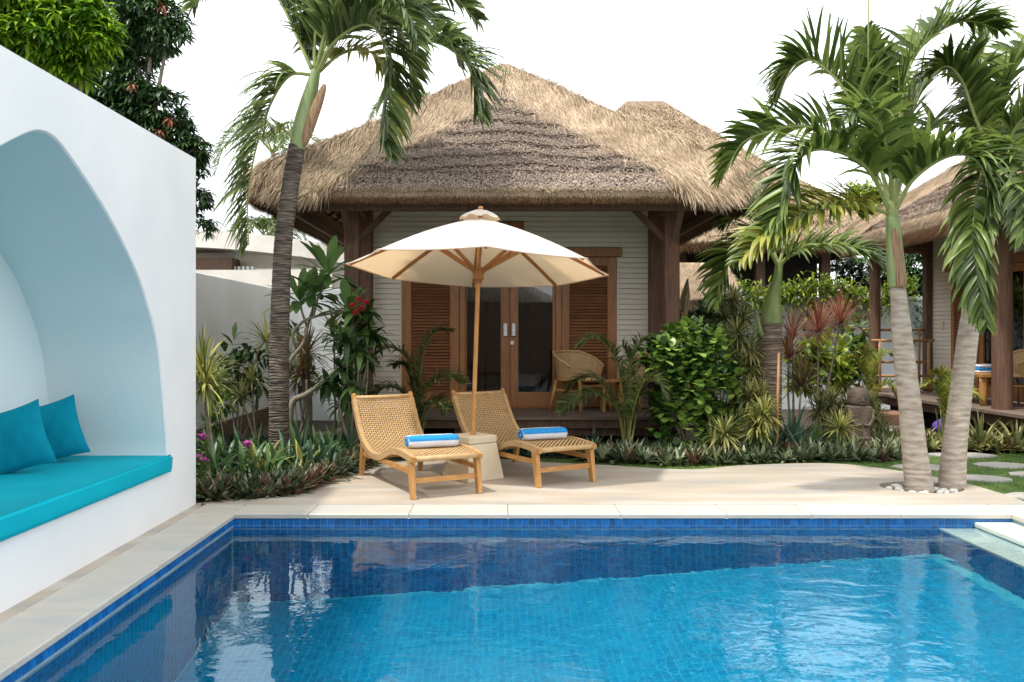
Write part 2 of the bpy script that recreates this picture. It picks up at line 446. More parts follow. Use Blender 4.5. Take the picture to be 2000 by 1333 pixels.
def water_material():
    m = bpy.data.materials.new('pool_water')
    m.use_nodes = True
    t = m.node_tree; N, L = t.nodes, t.links
    N.clear()
    o = N.new('ShaderNodeOutputMaterial')
    g = N.new('ShaderNodeBsdfGlass')
    g.inputs['IOR'].default_value = 1.33
    g.inputs['Roughness'].default_value = 0.0
    g.inputs['Color'].default_value = (0.86, 0.97, 1.0, 1)
    co = N.new('ShaderNodeTexCoord')
    mp = N.new('ShaderNodeMapping'); mp.inputs['Scale'].default_value = (1.0, 1.5, 1.0); mp.inputs['Rotation'].default_value = (0, 0, radians(-25))
    L.new(co.outputs['Object'], mp.inputs[0])
    n1 = N.new('ShaderNodeTexNoise'); n1.inputs['Scale'].default_value = 2.6; n1.inputs['Detail'].default_value = 3; n1.inputs['Distortion'].default_value = 0.6
    L.new(mp.outputs[0], n1.inputs['Vector'])
    n2 = N.new('ShaderNodeTexNoise'); n2.inputs['Scale'].default_value = 9; n2.inputs['Detail'].default_value = 2
    L.new(mp.outputs[0], n2.inputs['Vector'])
    sep = N.new('ShaderNodeSeparateXYZ'); L.new(co.outputs['Object'], sep.inputs[0])
    mr = N.new('ShaderNodeMapRange'); mr.inputs[1].default_value = -1.5; mr.inputs[2].default_value = 3.0
    mr.inputs[3].default_value = 0.40; mr.inputs[4].default_value = 2.0
    L.new(sep.outputs[0], mr.inputs[0])
    a = N.new('ShaderNodeMath'); a.operation = 'MULTIPLY_ADD'; a.inputs[1].default_value = 0.16
    L.new(n2.outputs[0], a.inputs[0]); L.new(n1.outputs[0], a.inputs[2])
    b = N.new('ShaderNodeBump'); b.inputs['Distance'].default_value = 0.0055
    h = N.new('ShaderNodeMath'); h.operation = 'MULTIPLY'
    L.new(a.outputs[0], h.inputs[0]); L.new(mr.outputs[0], h.inputs[1])
    L.new(h.outputs[0], b.inputs['Height'])
    b.inputs['Strength'].default_value = 1.0
    L.new(b.outputs[0], g.inputs['Normal'])
    L.new(g.outputs[0], o.inputs[0])
    return m
M['water'] = water_material()

def glass_material():
    m = bpy.data.materials.new('window_glass')
    m.use_nodes = True
    t = m.node_tree; N, L = t.nodes, t.links
    N.clear()
    o = N.new('ShaderNodeOutputMaterial')
    gl = N.new('ShaderNodeBsdfGlossy'); gl.inputs['Roughness'].default_value = 0.02
    tr = N.new('ShaderNodeBsdfTransparent'); tr.inputs[0].default_value = (0.75, 0.78, 0.78, 1)
    fr = N.new('ShaderNodeFresnel'); fr.inputs[0].default_value = 1.8
    mx = N.new('ShaderNodeMixShader')
    L.new(fr.outputs[0], mx.inputs[0]); L.new(tr.outputs[0], mx.inputs[1]); L.new(gl.outputs[0], mx.inputs[2])
    L.new(mx.outputs[0], o.inputs[0])
    return m
M['glass'] = glass_material()

# ================================================================== SETTING
POOL_X0, POOL_X1, POOL_Y0, POOL_Y1 = -2.24, 4.32, 1.2, 7.05
WATER_Z = -0.117
STEP_X, STEP2_X = 3.71, 4.01

def floor_z(x):
    return WATER_Z - (0.90 + 0.19 * max(0.0, STEP_X - x))

def sheet_with_hole(name, X, Y, hole, z, material, kind='structure'):
    """rectangular sheet X x Y with a rectangular hole"""
    x0, x1 = X; y0, y1 = Y; a0, a1, b0, b1 = hole
    m = MB()
    for (p0, p1, q0, q1) in ((x0, a0, y0, y1), (a1, x1, y0, y1), (a0, a1, y0, b0), (a0, a1, b1, y1)):
        m.add([(p0, q0, z), (p1, q0, z), (p1, q1, z), (p0, q1, z)], [(0, 1, 2, 3)])
    return m.build(name, material, kind=kind)
sheet_with_hole('ground', (-300, 300), (-60, 700), (POOL_X0 - .1, POOL_X1 + .1, POOL_Y0 - .1, POOL_Y1 + .1), -0.06, M['soil'])

def lawn():
    poly = [(4.72, 3.0), (16, 3.0), (16, 13.0), (7.6, 11.0), (6.0, 10.6), (5.0, 10.4), (4.3, 10.25), (2.6, 10.1), (0.7, 10.3),
            (-1.6, 10.2), (-1.6, 9.2), (4.3, 9.2), (4.72, 8.0)]
    m = MB().prism(poly, -0.055, -0.022)
    o = m.build('lawn', M['turf'], kind='structure')
    # blades
    n = 26000
    P = np.stack([rng.uniform(0.3, 9.5, n), rng.uniform(7.2, 12.2, n)], 1)
    edge = np.interp(P[:, 0], [0.3, 2.6, 4.3, 5, 6, 7.6, 9.5], [10.3, 10.1, 10.25, 10.4, 10.6, 11.0, 11.6])
    pat = np.interp(P[:, 0], PATIO_X, PATIO_Y)
    keep = (P[:, 1] < edge) & ((P[:, 0] > 4.75) | (P[:, 1] > pat - .01))
    for (sx, sy, rx, ry) in STEPPERS:
        keep &= ((P[:, 0] - sx) / rx) ** 2 + ((P[:, 1] - sy) / ry) ** 2 > 0.95
    P = P[keep]; n = len(P)
    a = rng.uniform(0, 2 * pi, n); L = rng.uniform(.02, .05, n)
    base = np.c_[P, np.full(n, -.025)]
    side = np.c_[np.cos(a), np.sin(a), np.zeros(n)] * .004
    tip = base + np.c_[rng.normal(0, .012, n), rng.normal(0, .012, n), L]
    V = np.stack([base - side, base + side, tip], 1)
    me = np_mesh('grass', V, np.arange(3 * n).reshape(n, 3), M['grass'])
    g = link('grass', me, kind='stuff')
    tag(g, 'short green lawn grass around the stepping stones', 'grass')

PATIO_FAR = [(-2.72, 7.46), (-2.49, 7.62), (-1.99, 7.80), (-1.80, 8.28), (-1.57, 9.30), (-1.2, 9.95), (-0.1, 10.15), (0.63, 9.85), (1.19, 9.68),
             (2.09, 9.36), (2.80, 9.65), (3.75, 9.81), (4.23, 9.54), (4.67, 8.73), (4.76, 7.96), (4.73, 7.46)]
_pf = spline([(x, y, 0) for x, y in PATIO_FAR], 90)
PATIO_X, PATIO_Y = _pf[:, 0], _pf[:, 1]
RING = (4.17, 8.27, 0.39)
STEPPERS = [(5.83, 10.55, .46, .24), (5.25, 10.95, .36, .2), (5.85, 9.75, .36, .22), (5.85, 9.1, .34, .22), (4.85, 9.6, .36, .22), (5.1, 8.85, .30, .22), (5.05, 7.85, .3, .2)]
STEPPER_LABELS = ['long flat grey stone at the head of the lawn path beside the ground cover', 'grey stone half hidden behind the pale palm trunk at the ground cover',
                  'rounded grey stone in the lawn at the picture edge, below the long one', 'small grey stone in the lawn cut by the picture edge', 'flat grey stone in the lawn seen between the twin palm trunks',
                  'flat grey stone in the lawn just beyond the planting hole', 'grey stone in the lawn beside the pool corner coping']

def patio():
    """curved stone terrace with a round planting hole, built as a fan of quads round the hole plus the outline"""
    far = [(x, y) for x, y in zip(PATIO_X, PATIO_Y)]
    outline = far + [(4.73, 7.435), (-2.72, 7.435)]
    cx, cyy, r = RING
    n = 40
    hole = [(cx + r * cos(2 * pi * k / n), cyy + r * .82 * sin(2 * pi * k / n)) for k in range(n)]
    import bmesh
    bm = bmesh.new()
    z1, z0 = 0.0, -0.05
    def ring(pts, z): return [bm.verts.new((x, y, z)) for x, y in pts]
    ot, ht = ring(outline, z1), ring(hole, z1)
    edges = [bm.edges.new((ot[i], ot[(i + 1) % len(ot)])) for i in range(len(ot))] + [bm.edges.new((ht[i], ht[(i + 1) % n])) for i in range(n)]
    bmesh.ops.triangle_fill(bm, use_beauty=True, use_dissolve=False, edges=edges)
    for top in (ot, ht):
        low = [bm.verts.new((v.co.x, v.co.y, z0)) for v in top]
        for i in range(len(top)):
            j = (i + 1) % len(top)
            bm.faces.new((top[i], top[j], low[j], low[i]))
    bmesh.ops.recalc_face_normals(bm, faces=bm.faces)
    me = bpy.data.meshes.new('patio'); bm.to_mesh(me); bm.free()
    me.materials.append(M['stone'])
    o = link('patio', me, kind='structure')
    return o
patio()
lawn()
for i, (sx, sy, rx, ry) in enumerate(STEPPERS):
    n = 9
    rot = random.random()
    poly = []
    for k in range(n):
        a = 2 * pi * (k + rot) / n
        rr = 1 + random.uniform(-.13, .10)
        poly.append((sx + rx * cos(a) * rr, sy + ry * sin(a) * rr))
    o = MB().prism(poly, -.05, -.008).build('stepping_stone', M['paving'])
    tag(o, STEPPER_LABELS[i], 'stepping stone', 'stepping stones in the lawn')

# ---- pool: shell, coping stones, steps, tiles, water
def pool():
    y0, y1 = POOL_Y0, POOL_Y1
    m = MB()
    zt = -0.045
    zl, zr = floor_z(POOL_X0), floor_z(STEP_X)
    # grout shell: far, left and near wall
    m.add([(POOL_X0, y1, zt), (POOL_X1, y1, zt), (POOL_X1, y1, -2.4), (POOL_X0, y1, -2.4)], [(0, 1, 2, 3)])
    m.add([(POOL_X0, y0, zt), (POOL_X0, y1, zt), (POOL_X0, y1, -2.4), (POOL_X0, y0, -2.4)], [(0, 1, 2, 3)])
    m.add([(POOL_X0, y0, zt), (POOL_X1, y0, zt), (POOL_X1, y0, -2.4), (POOL_X0, y0, -2.4)], [(3, 2, 1, 0)])
    m.add([(POOL_X1, y0, zt), (POOL_X1, y1, zt), (POOL_X1, y1, -2.4), (POOL_X1, y0, -2.4)], [(3, 2, 1, 0)])
    m.add([(STEP_X, y0, -.20), (STEP_X, y1, -.20), (STEP_X, y1, -2.4), (STEP_X, y0, -2.4)], [(3, 2, 1, 0)])
    m.add([(STEP2_X, y0, -.11), (STEP2_X, y1, -.11), (STEP2_X, y1, -.25), (STEP2_X, y0, -.25)], [(3, 2, 1, 0)])
    shell = m.build('pool', M['grout'], kind='structure')
    f = MB()
    f.add([(POOL_X0, y0, zl), (STEP_X, y0, zr), (STEP_X, y1, zr), (POOL_X0, y1, zl)], [(0, 1, 2, 3)])
    f.build('pool_floor', M['grout_floor'], shell)
    # step treads of pale stone
    MB().box(STEP_X - .012, STEP2_X + .002, y0, y1 - .004, -.205, -.158, .006).build('step_tread', M['wetstone'], shell)
    MB().box(STEP2_X - .012, POOL_X1 - .002, y0, y1 - .004, -.115, -.074, .006).build('step_tread', M['wetstone'], shell)
    # coping: far row, side rows
    def stone(x0, x1, yy0, yy1):
        dz = random.uniform(-.0015, .0015)
        MB().box(x0, x1, yy0, yy1, -.044, -.001 + dz, .007).build('coping_stone', M['coping'], shell)
    x = POOL_X0 - .01
    cuts = [x]
    while cuts[-1] < POOL_X1 - 1.0:
        cuts.append(cuts[-1] + random.uniform(.62, .95))
    cuts.append(POOL_X1 + .012)
    for a, b in zip(cuts, cuts[1:]):
        stone(a + .0015, b - .0015, y1 - .022, 7.432)
    ys = [y1 - .026 + .02]
    yy = 7.432
    ys = [yy]
    ys.append(y1 - .0235)
    while ys[-1] > y0 - .3:
        ys.append(ys[-1] - random.uniform(.7, .95))
    for b, a in zip(ys, ys[1:]):
        stone(POOL_X0 - .36, POOL_X0 + .02 if b < 7.1 else POOL_X0 - .013, a + .0015, b - .0015)
        stone(POOL_X1 - .02 if b < 7.1 else POOL_X1 + .015, POOL_X1 + .40, a + .0015, b - .0015)
    # narrow margin strip between coping and the niche wall
    MB().box(POOL_X0 - .47, POOL_X0 - .363, y0 - .3, 7.432, -.05, -.006, .004).build('margin_strip', M['stone'], shell)
    # tiles
    P, G = 0.0565, 0.0045
    unit = MB().box(0, P - G, -.004, 0.001, 0, P - G, .0015).mesh('tile', M['tile'])
    unit_left = MB().box(-.001, .004, 0, P - G, 0, P - G, .0015).mesh('tile', M['tile'])
    nx = int((STEP_X - POOL_X0) / P)
    nfull = int((POOL_X1 - POOL_X0) / P)
    ztop = zt - .003
    count = 0
    for r in range(2):
        for i in range(nfull):
            o = link('tile', unit, shell, local=True)
            o.location = (POOL_X0 + .004 + i * P, y1, ztop - (r + 1) * P + G)
            count += 1
    j = 0
    while count < 300:
        o = link('tile', unit_left, shell, local=True)
        o.location = (POOL_X0, y1 - .006 - (j + 1) * P, ztop - P + G)
        j += 1; count += 1
    jl = j
    # the remaining wall tiles and the floor tiles, proud of the grout
    def field(name, origin, du, dv, nu, nv, normal, material, skip=None, clip=None):
        o0, du, dv, nn = (np.array(v, float) for v in (origin, du, dv, normal))
        U, W = np.meshgrid(np.arange(nu), np.arange(nv), indexing='ij')
        ok = np.ones_like(U, bool) if skip is None else ~skip(U, W)
        U, W = U[ok], W[ok]
        c = o0 + U[:, None] * du * P + W[:, None] * dv * P
        s = (P - G)
        top = np.stack([c + nn * .003, c + du * s + nn * .003, c + (du + dv) * s + nn * .003, c + dv * s + nn * .003], 1)
        if clip is not None:
            k = clip(top.mean(1)); top = top[k]
        n = len(top)
        V = top.reshape(-1, 3)
        return link(name, np_mesh(name, V, np.arange(4 * n).reshape(n, 4), material), shell, kind='stuff')
    z = ztop - (P - G)
    field('tile_field', (POOL_X0 + .004, y1, z), (1, 0, 0), (0, 0, -1), nfull, 36, (0, -1, 0), M['tile_field'], skip=lambda u, w: w < 2)
    field('tile_field', (POOL_X0, y1 - .006 - (P - G), z), (0, -1, 0), (0, 0, -1), int((y1 - y0) / P), 36, (1, 0, 0), M['tile_field'], skip=lambda u, w: (w < 1) & (u < jl))
    field('tile_field', (STEP_X, y1 - P, -.21 - P), (0, -1, 0), (0, 0, -1), int((y1 - y0) / P), 14, (-1, 0, 0), M['tile_field'])
    field('tile_field', (STEP2_X, y1 - P, -.118 - .035), (0, -1, 0), (0, 0, 1), int((y1 - y0) / P), 1, (-1, 0, 0), M['tile_field'])
    field('tile_field', (POOL_X1, y1 - P, z + P - .06), (0, -1, 0), (0, 0, -1), int((y1 - y0) / P), 2, (-1, 0, 0), M['tile_field'])
    sl = np.array([STEP_X - POOL_X0, 0, zr - zl]); sl = sl / np.linalg.norm(sl)
    field('floor_tiles', (POOL_X0 + .01, y0, zl), tuple(sl), (0, 1, 0), nx, int((y1 - y0) / P), (0, 0, 1), M['tile_floor'])
    # water
    wm = MB()
    wm.add([(POOL_X0 - .0, y0, WATER_Z), (POOL_X1, y0, WATER_Z), (POOL_X1, y1, WATER_Z), (POOL_X0, y1, WATER_Z)], [(0, 1, 2, 3)])
    wm.build('water', M['water'], kind='structure')
pool()

# ================================================================== WALLS
def niche_wall():
    import bmesh
    FX, BX = -2.70, -3.63
    t = thing('niche_wall', 'tall white plaster wall block with pointed arch seating niche beside the pool', 'wall', (-3.3, 5.0, 0))
    half = [(6.81, .385), (6.81, .60), (6.77, .80), (6.72, 1.05), (6.65, 1.34), (6.55, 1.56), (6.44, 1.72), (6.32, 1.88), (6.19, 2.01), (5.925, 2.225),
            (5.74, 2.355), (5.553, 2.468), (5.35, 2.58), (5.18, 2.665), (5.08, 2.697), (5.0, 2.706)]
    arch = spline([(a, b, 0) for a, b in half], 44)[:, :2]
    arch = np.vstack([arch, np.c_[10.0 - arch[::-1, 0], arch[::-1, 1]][1:]])
    n = len(arch)
    ctr = np.array([5.0, 1.4])
    big = arch + nrm(arch - ctr) * .012
    big[0, 1] = big[-1, 1] = .385
    bm = bmesh.new()
    outer = [(1.6, -.06), (7.45, -.06), (7.45, 3.07), (1.6, 3.07)]
    ov = [bm.verts.new((FX, y, z)) for y, z in outer]
    hv = [bm.verts.new((FX, y, z)) for y, z in big]
    ed = [bm.edges.new((ov[i], ov[(i + 1) % 4])) for i in range(4)] + [bm.edges.new((hv[i], hv[(i + 1) % n])) for i in range(n)]
    bmesh.ops.triangle_fill(bm, use_beauty=True, use_dissolve=False, edges=ed)
    b = [bm.verts.new((-4.0, y, z)) for y, z in outer]
    for i in range(4):
        j = (i + 1) % 4
        bm.faces.new((ov[i], b[i], b[j], ov[j]))
    bm.faces.new(tuple(reversed(b)))
    iv = [bm.verts.new((FX - .012, y, z)) for y, z in arch]
    for i in range(n):
        j = (i + 1) % n
        bm.faces.new((hv[i], hv[j], iv[j], iv[i]))
    bmesh.ops.recalc_face_normals(bm, faces=bm.faces)
    me = bpy.data.meshes.new('wall_body'); bm.to_mesh(me); bm.free(); me.materials.append(M['plaster'])
    link('wall_body', me, t)
    m = MB()
    vs = [(FX - .0125, y, z) for y, z in arch] + [(BX, y, z) for y, z in arch]
    m.add(vs, [(i, n + i, n + (i + 1) % n, (i + 1) % n) for i in range(n)])
    m.build('niche_lining', M['niche'], t, auto=40)
    m = MB()
    m.add([(BX + .002, y, z) for y, z in arch], [tuple(reversed(range(n)))])
    m.build('niche_back', M['niche'], t)
    # cushion and pillows rest in the niche
    def soft_box(name, x0, x1, y0, y1, z0, z1, r, material, parent=None, puff=0.0):
        m = MB().box(x0, x1, y0, y1, z0, z1, r)
        o = m.build(name, material, parent)
        mod = o.modifiers.new('b', 'BEVEL'); mod.width = r * .6; mod.segments = 3; mod.limit_method = 'NONE'
        return o
    c = soft_box('bench_cushion', BX + .01, FX + .035, 3.16, 6.845, .39, .52, .018, M['teal'])
    tag(c, 'long flat turquoise bench cushion filling the arched niche seat', 'cushion')
    c.data.polygons.foreach_set('use_smooth', [True] * len(c.data.polygons))
niche_wall()

def pillow(label, centre, size, lean, yaw, roll):
    n = 15
    g = np.linspace(-1, 1, n)
    vs, fs = [], []
    W, H, T = size
    for s in (1, -1):
        for i in range(n):
            for j in range(n):
                u, v = g[i], g[j]
                e = max(0, (1 - u * u)) * max(0, (1 - v * v))
                pinch = 1 - .09 * (1 - abs(u) ** 2) * abs(v) ** 3
                pinch2 = 1 - .09 * (1 - abs(v) ** 2) * abs(u) ** 3
                wr = .006 * sin(7 * u + 3 * v + 5 * sin(2 * v)) * e + .005 * sin(13 * v - 6 * u) * e ** .5
                vs.append((u * W / 2 * pinch2, s * (T / 2 * e ** .42 + wr), v * H / 2 * pinch))
    for s in (0, 1):
        b = s * n * n
        for i in range(n - 1):
            for j in range(n - 1):
                q = (b + i * n + j, b + (i + 1) * n + j, b + (i + 1) * n + j + 1, b + i * n + j + 1)
                fs.append(q if s == 0 else tuple(reversed(q)))
    me = MB().add(vs, fs).mesh('pillow', M['teal_dark'], smooth=True)
    o = link('pillow', me)
    o.location = centre
    o.rotation_euler = (lean, roll, yaw)
    tag(o, label, 'pillow')
pillow('square teal pillow leaning on the niche back wall, farther along the cushion', (-3.46, 6.46, .752), (.47, .47, .16), radians(-17), radians(-5), radians(73))
pillow('square teal pillow on the niche cushion, cut by the picture edge', (-3.45, 5.95, .752), (.47, .47, .16), radians(-16), radians(-6), radians(72))

def garden_wall():
    t = thing('garden_wall', 'long grey-white plaster boundary wall behind the frangipani bed', 'wall', (-4.2, 11, 0))
    MB().box(-4.30, -4.13, 6.2, 15.35, -.06, 2.36, .01).build('wall_body', M['wall_grey'], t)
    MB().box(-4.127, -4.09, 6.2, 15.2, -.06, .22, .01).build('plinth', M['old_wood'], t)
    t = thing('garden_wall', 'pale plaster boundary wall closing the bed beside the bungalow', 'wall', (-3.2, 15.4, 0))
    MB().box(-4.125, -1.4, 15.22, 15.40, -.06, 2.34, .01).build('wall_body', M['wall_white'], t)
    t = thing('garden_wall', 'white stained boundary wall topped by lime green vine', 'wall', (7, 17.6, 0))
    MB().box(4.6, 9.6, 17.5, 17.7, -.06, 2.22, .01).build('wall_body', M['wall_white'], t)
    MB().box(4.58, 9.6, 17.47, 17.73, 2.223, 2.30, .01).build('wall_cap', M['wall_white'], t)
garden_wall()

def neighbour_house():
    t = thing('neighbour_house', 'cream neighbouring house with curved white roof slab and pierced screen', 'house', (-7, 21, 0))
    # curved roof slab, bowed in plan and falling towards the bungalow
    vs, fs = [], []
    n = 24
    for i in range(n + 1):
        f = i / n
        x = -9.5 + 6.2 * f
        y = 20.2 + 2.2 * (f - .35) ** 2
        z = 4.05 - .75 * max(0, f - .3) ** 1.6
        for (dy, dz) in ((0, 0), (0, -.42), (3, -.42), (3, 0)):
            vs.append((x, y + dy, z + dz))
    for i in range(n):
        for k in range(4):
            a, b = i * 4 + k, i * 4 + (k + 1) % 4
            fs.append((a, a + 4, b + 4, b))
    fs += [(0, 1, 2, 3), (n * 4 + 3, n * 4 + 2, n * 4 + 1, n * 4)]
    m = MB(); m.add(vs, fs); m.build('roof_slab', M['wall_far'], t, auto=30)
    MB().box(-9.4, -3.4, 21.3, 23, 0, 3.6).build('wall', M['wall_far'], t)
    MB().box(-9.4, -6.55, 20.5, 21.2, 3.08, 3.40).build('eave_shade_strip', M['old_wood'], t)  # added dark box in place of the shadow beneath the roof slab
    MB().box(-9.4, -4.0, 18.6, 18.8, 0, 2.95).build('yard_wall', M['wall_far'], t)
    # solid panel for the pierced screen; dark S shapes paint the shade in its openings
    s = MB().box(-6.05, -4.15, 20.75, 20.85, 1.6, 3.15).build('screen', M['wall_far'], t)
    for i in range(5):
        for j in range(3):
            cx, cz = -5.95 + .17 + i * .36, 1.9 + .15 + j * .40
            k = 1 if (i + j) % 2 else -1
            pts = [(cx + k * .10 * sin(a * 2 * pi) * .8, 20.745, cz + (a - .5) * .32) for a in np.linspace(0, 1, 9)]
            MB().tube(pts, [.012, .03, .04, .045, .045, .045, .04, .03, .012], 6, flat=.5).build('screen_hole_shade', M['dark_wall_shade'], s)
    for i in range(7):
        MB().box(-6.8 + i * .11, -6.74 + i * .11, 20.7, 20.74, 2.6, 3.2).build('screen_slot', M['wall_white'], t)
neighbour_house()

# ================================================================== THATCHED ROOFS
class Roof:
    def __init__(s, cx, cy_, hx, hy, ze, za, rx=.06, ry=.06, bump=.20, th=.30):
        s.cx, s.cy, s.hx, s.hy, s.ze, s.za, s.rx, s.ry, s.bump, s.th = cx, cy_, hx, hy, ze, za, rx, ry, bump, th
    def ab(s, x, y):
        a = np.maximum(0, np.abs(x - s.cx) - s.rx) / (s.hx - s.rx)
        b = np.maximum(0, np.abs(y - s.cy) - s.ry) / (s.hy - s.ry)
        return a, b
    def z(s, x, y, off=0.0, hip=True):
        a, b = s.ab(x, y)
        u = np.maximum(a, b)
        z = s.za - (s.za - s.ze) * u * (1.20 - .20 * u) + off
        z = z - s.th * .33 * np.exp(-((1 - u) / .035) ** 2)          # rounded eave
        if hip:
            d = (a - b) * s.hx
            z = z + s.bump * np.exp(-(d / .42) ** 2) * (.35 + .65 * u) * np.clip(u * 4, 0, 1)
            d2 = np.clip((np.abs(a - b)) * s.hx - .85, 0, .3) / .3
            lay = (1 - u) * (s.hy * 1.25) / .36 + .22 * np.sin(x * 2.3 + y) + .10 * np.sin(x * 6.1 + 2 * y)
            z = z + d2 * .05 * (1 - (lay % 1.0)) * (u < .93)
        return z
    def shell(s, parent, body, under):
        nu, npm = 44, 36
        rings = []
        us = np.linspace(0.0, 1.0, nu) ** .9
        per = [(-1 + 2 * k / npm, -1) for k in range(npm)] + [(1, -1 + 2 * k / npm) for k in range(npm)] + \
              [(1 - 2 * k / npm, 1) for k in range(npm)] + [(-1, 1 - 2 * k / npm) for k in range(npm)]
        per = np.array(per)
        def pos(u): return s.cx + per[:, 0] * (s.rx + u * (s.hx - s.rx)), s.cy + per[:, 1] * (s.ry + u * (s.hy - s.ry))
        for u in us:
            x, y = pos(u)
            rings.append(np.stack([x, y, s.z(x, y)], 1))
        nt_ = len(rings)
        x, y = pos(1.012); rings.append(np.stack([x, y, np.full_like(x, s.ze - s.th * .55)], 1))
        x, y = pos(1.006); rings.append(np.stack([x, y, np.full_like(x, s.ze - s.th * .87)], 1))
        x, y = pos(.985); rings.append(np.stack([x, y, np.full_like(x, s.ze - s.th)], 1))
        n = len(per)
        V = np.concatenate(rings)
        R = len(rings)
        I, K = np.meshgrid(np.arange(R - 1), np.arange(n), indexing='ij')
        I, K = I.ravel(), K.ravel(); K2 = (K + 1) % n
        F = np.stack([I * n + K, (I + 1) * n + K, (I + 1) * n + K2, I * n + K2], 1)
        link('thatch_body', np_mesh('thatch_body', V, F, body, True), parent)
        rings = []
        for u, z in ((.985, s.ze - s.th), (.89, s.ze - s.th + .03)):
            x, y = pos(u); rings.append(np.stack([x, y, np.full_like(x, z)], 1))
        for u in np.linspace(.885, .02, 8):
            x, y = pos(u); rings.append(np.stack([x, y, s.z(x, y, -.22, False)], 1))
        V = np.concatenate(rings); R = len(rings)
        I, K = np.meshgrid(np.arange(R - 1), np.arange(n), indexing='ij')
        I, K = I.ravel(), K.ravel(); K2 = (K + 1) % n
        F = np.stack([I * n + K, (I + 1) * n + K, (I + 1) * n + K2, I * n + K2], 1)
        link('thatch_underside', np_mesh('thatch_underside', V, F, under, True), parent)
    def sample(s, face, n):
        """random points on one roof face; returns x, y, downslope xy direction"""
        u = np.sqrt(rng.uniform(0.0005, .998, n))
        w = rng.uniform(-1, 1, n)
        if face == 'front': sx, sy, d = w, -np.ones(n), (0, -1)
        if face == 'back': sx, sy, d = w, np.ones(n), (0, 1)
        if face == 'west': sx, sy, d = -np.ones(n), w, (-1, 0)
        if face == 'east': sx, sy, d = np.ones(n), w, (1, 0)
        x = s.cx + sx * (s.rx + u * (s.hx - s.rx)); y = s.cy + sy * (s.ry + u * (s.hy - s.ry))
        return x, y, np.tile(np.array(d, float), (n, 1)), u, np.abs(w)
    def strands(s, face, n, name, parent, material, region, length, width, lift, fan=.0, jitter=.25):
        x, y, d, u, w = s.sample(face, n)
        hipd = (1 - w) * u * s.hx
        k = region(u, hipd)
        x, y, d, u, w, hipd = x[k], y[k], d[k], u[k], w[k], hipd[k]
        n = len(x)
        if n == 0: return
        e = .02
        def P(x, y): return np.stack([x, y, s.z(x, y)], 1)
        p0 = P(x, y)
        dn = nrm(P(x + d[:, 0] * e, y + d[:, 1] * e) - P(x - d[:, 0] * e, y - d[:, 1] * e))
        lat = np.stack([-d[:, 1], d[:, 0]], 1)
        la = nrm(P(x + lat[:, 0] * e, y + lat[:, 1] * e) - P(x - lat[:, 0] * e, y - lat[:, 1] * e))
        nn = np.cross(dn, la); nn *= np.sign(nn[:, 2:3] + 1e-9)
        side_sign = np.sign((x - s.cx) * la[:, 0] + (y - s.cy) * la[:, 1])[:, None]
        v = nrm(dn + la * rng.normal(0, jitter, (n, 1)) + la * side_sign * fan * rng.uniform(.2, 1, (n, 1)))
        L = length * rng.uniform(.5, 1.25, (n, 1))
        W = width * rng.uniform(.6, 1.3, (n, 1))
        lf = lift * rng.uniform(.3, 1.6, (n, 1))
        sd = nrm(np.cross(nn, v)) * W / 2
        p0 = p0 - nn * .01
        mid = p0 + v * L * .55 + nn * lf * .8
        tip = p0 + v * L + nn * lf * .9 - np.array([0, 0, 1]) * L * .05
        V = np.stack([p0 - sd, p0 + sd, mid + sd * .8, mid - sd * .8, tip], 1)
        b = np.arange(n)[:, None] * 5
        F = np.concatenate([b + np.array([[0, 1, 2]]), b + np.array([[0, 2, 3]]), b + np.array([[3, 2, 4]])])
        link(name, np_mesh(name, V, F, material), parent, kind='stuff')
    def fringe(s, face, n, parent, material, zlo=-.30, zhi=.02, length=.13, name='eave_fringe', out_=.02):
        w = rng.uniform(-1, 1, n)
        d = {'front': (0, -1), 'back': (0, 1), 'west': (-1, 0), 'east': (1, 0)}[face]
        if d[0] == 0: x = s.cx + w * s.hx; y = np.full(n, s.cy + d[1] * s.hy)
        else: y = s.cy + w * s.hy; x = np.full(n, s.cx + d[0] * s.hx)
        f = rng.uniform(0, 1, n)
        z = s.ze + zlo * f + zhi * (1 - f) - .06
        p0 = np.stack([x, y, z], 1) + np.array([d[0], d[1], 0]) * (.015 - .05 * np.maximum(0, f - .7)[:, None])
        dirv = nrm(np.stack([rng.normal(0, .18, n) + d[0] * rng.uniform(.0, .7, n), rng.normal(0, .18, n) + d[1] * rng.uniform(.0, .7, n), -np.ones(n)], 1))
        L = length * rng.uniform(.4, 1.1, (n, 1))
        lat = np.array([-d[1], d[0], 0.]) * .0045
        V = np.stack([p0 - lat, p0 + lat, p0 + dirv * L], 1)
        link(name, np_mesh(name, V, np.arange(3 * n).reshape(n, 3), material), parent, kind='stuff')

# ================================================================== MAIN BUNGALOW
WALL_Y, DECK_Z, DECK_Y = 12.5, 0.414, 11.15
HX0, HX1 = -1.98, 2.32

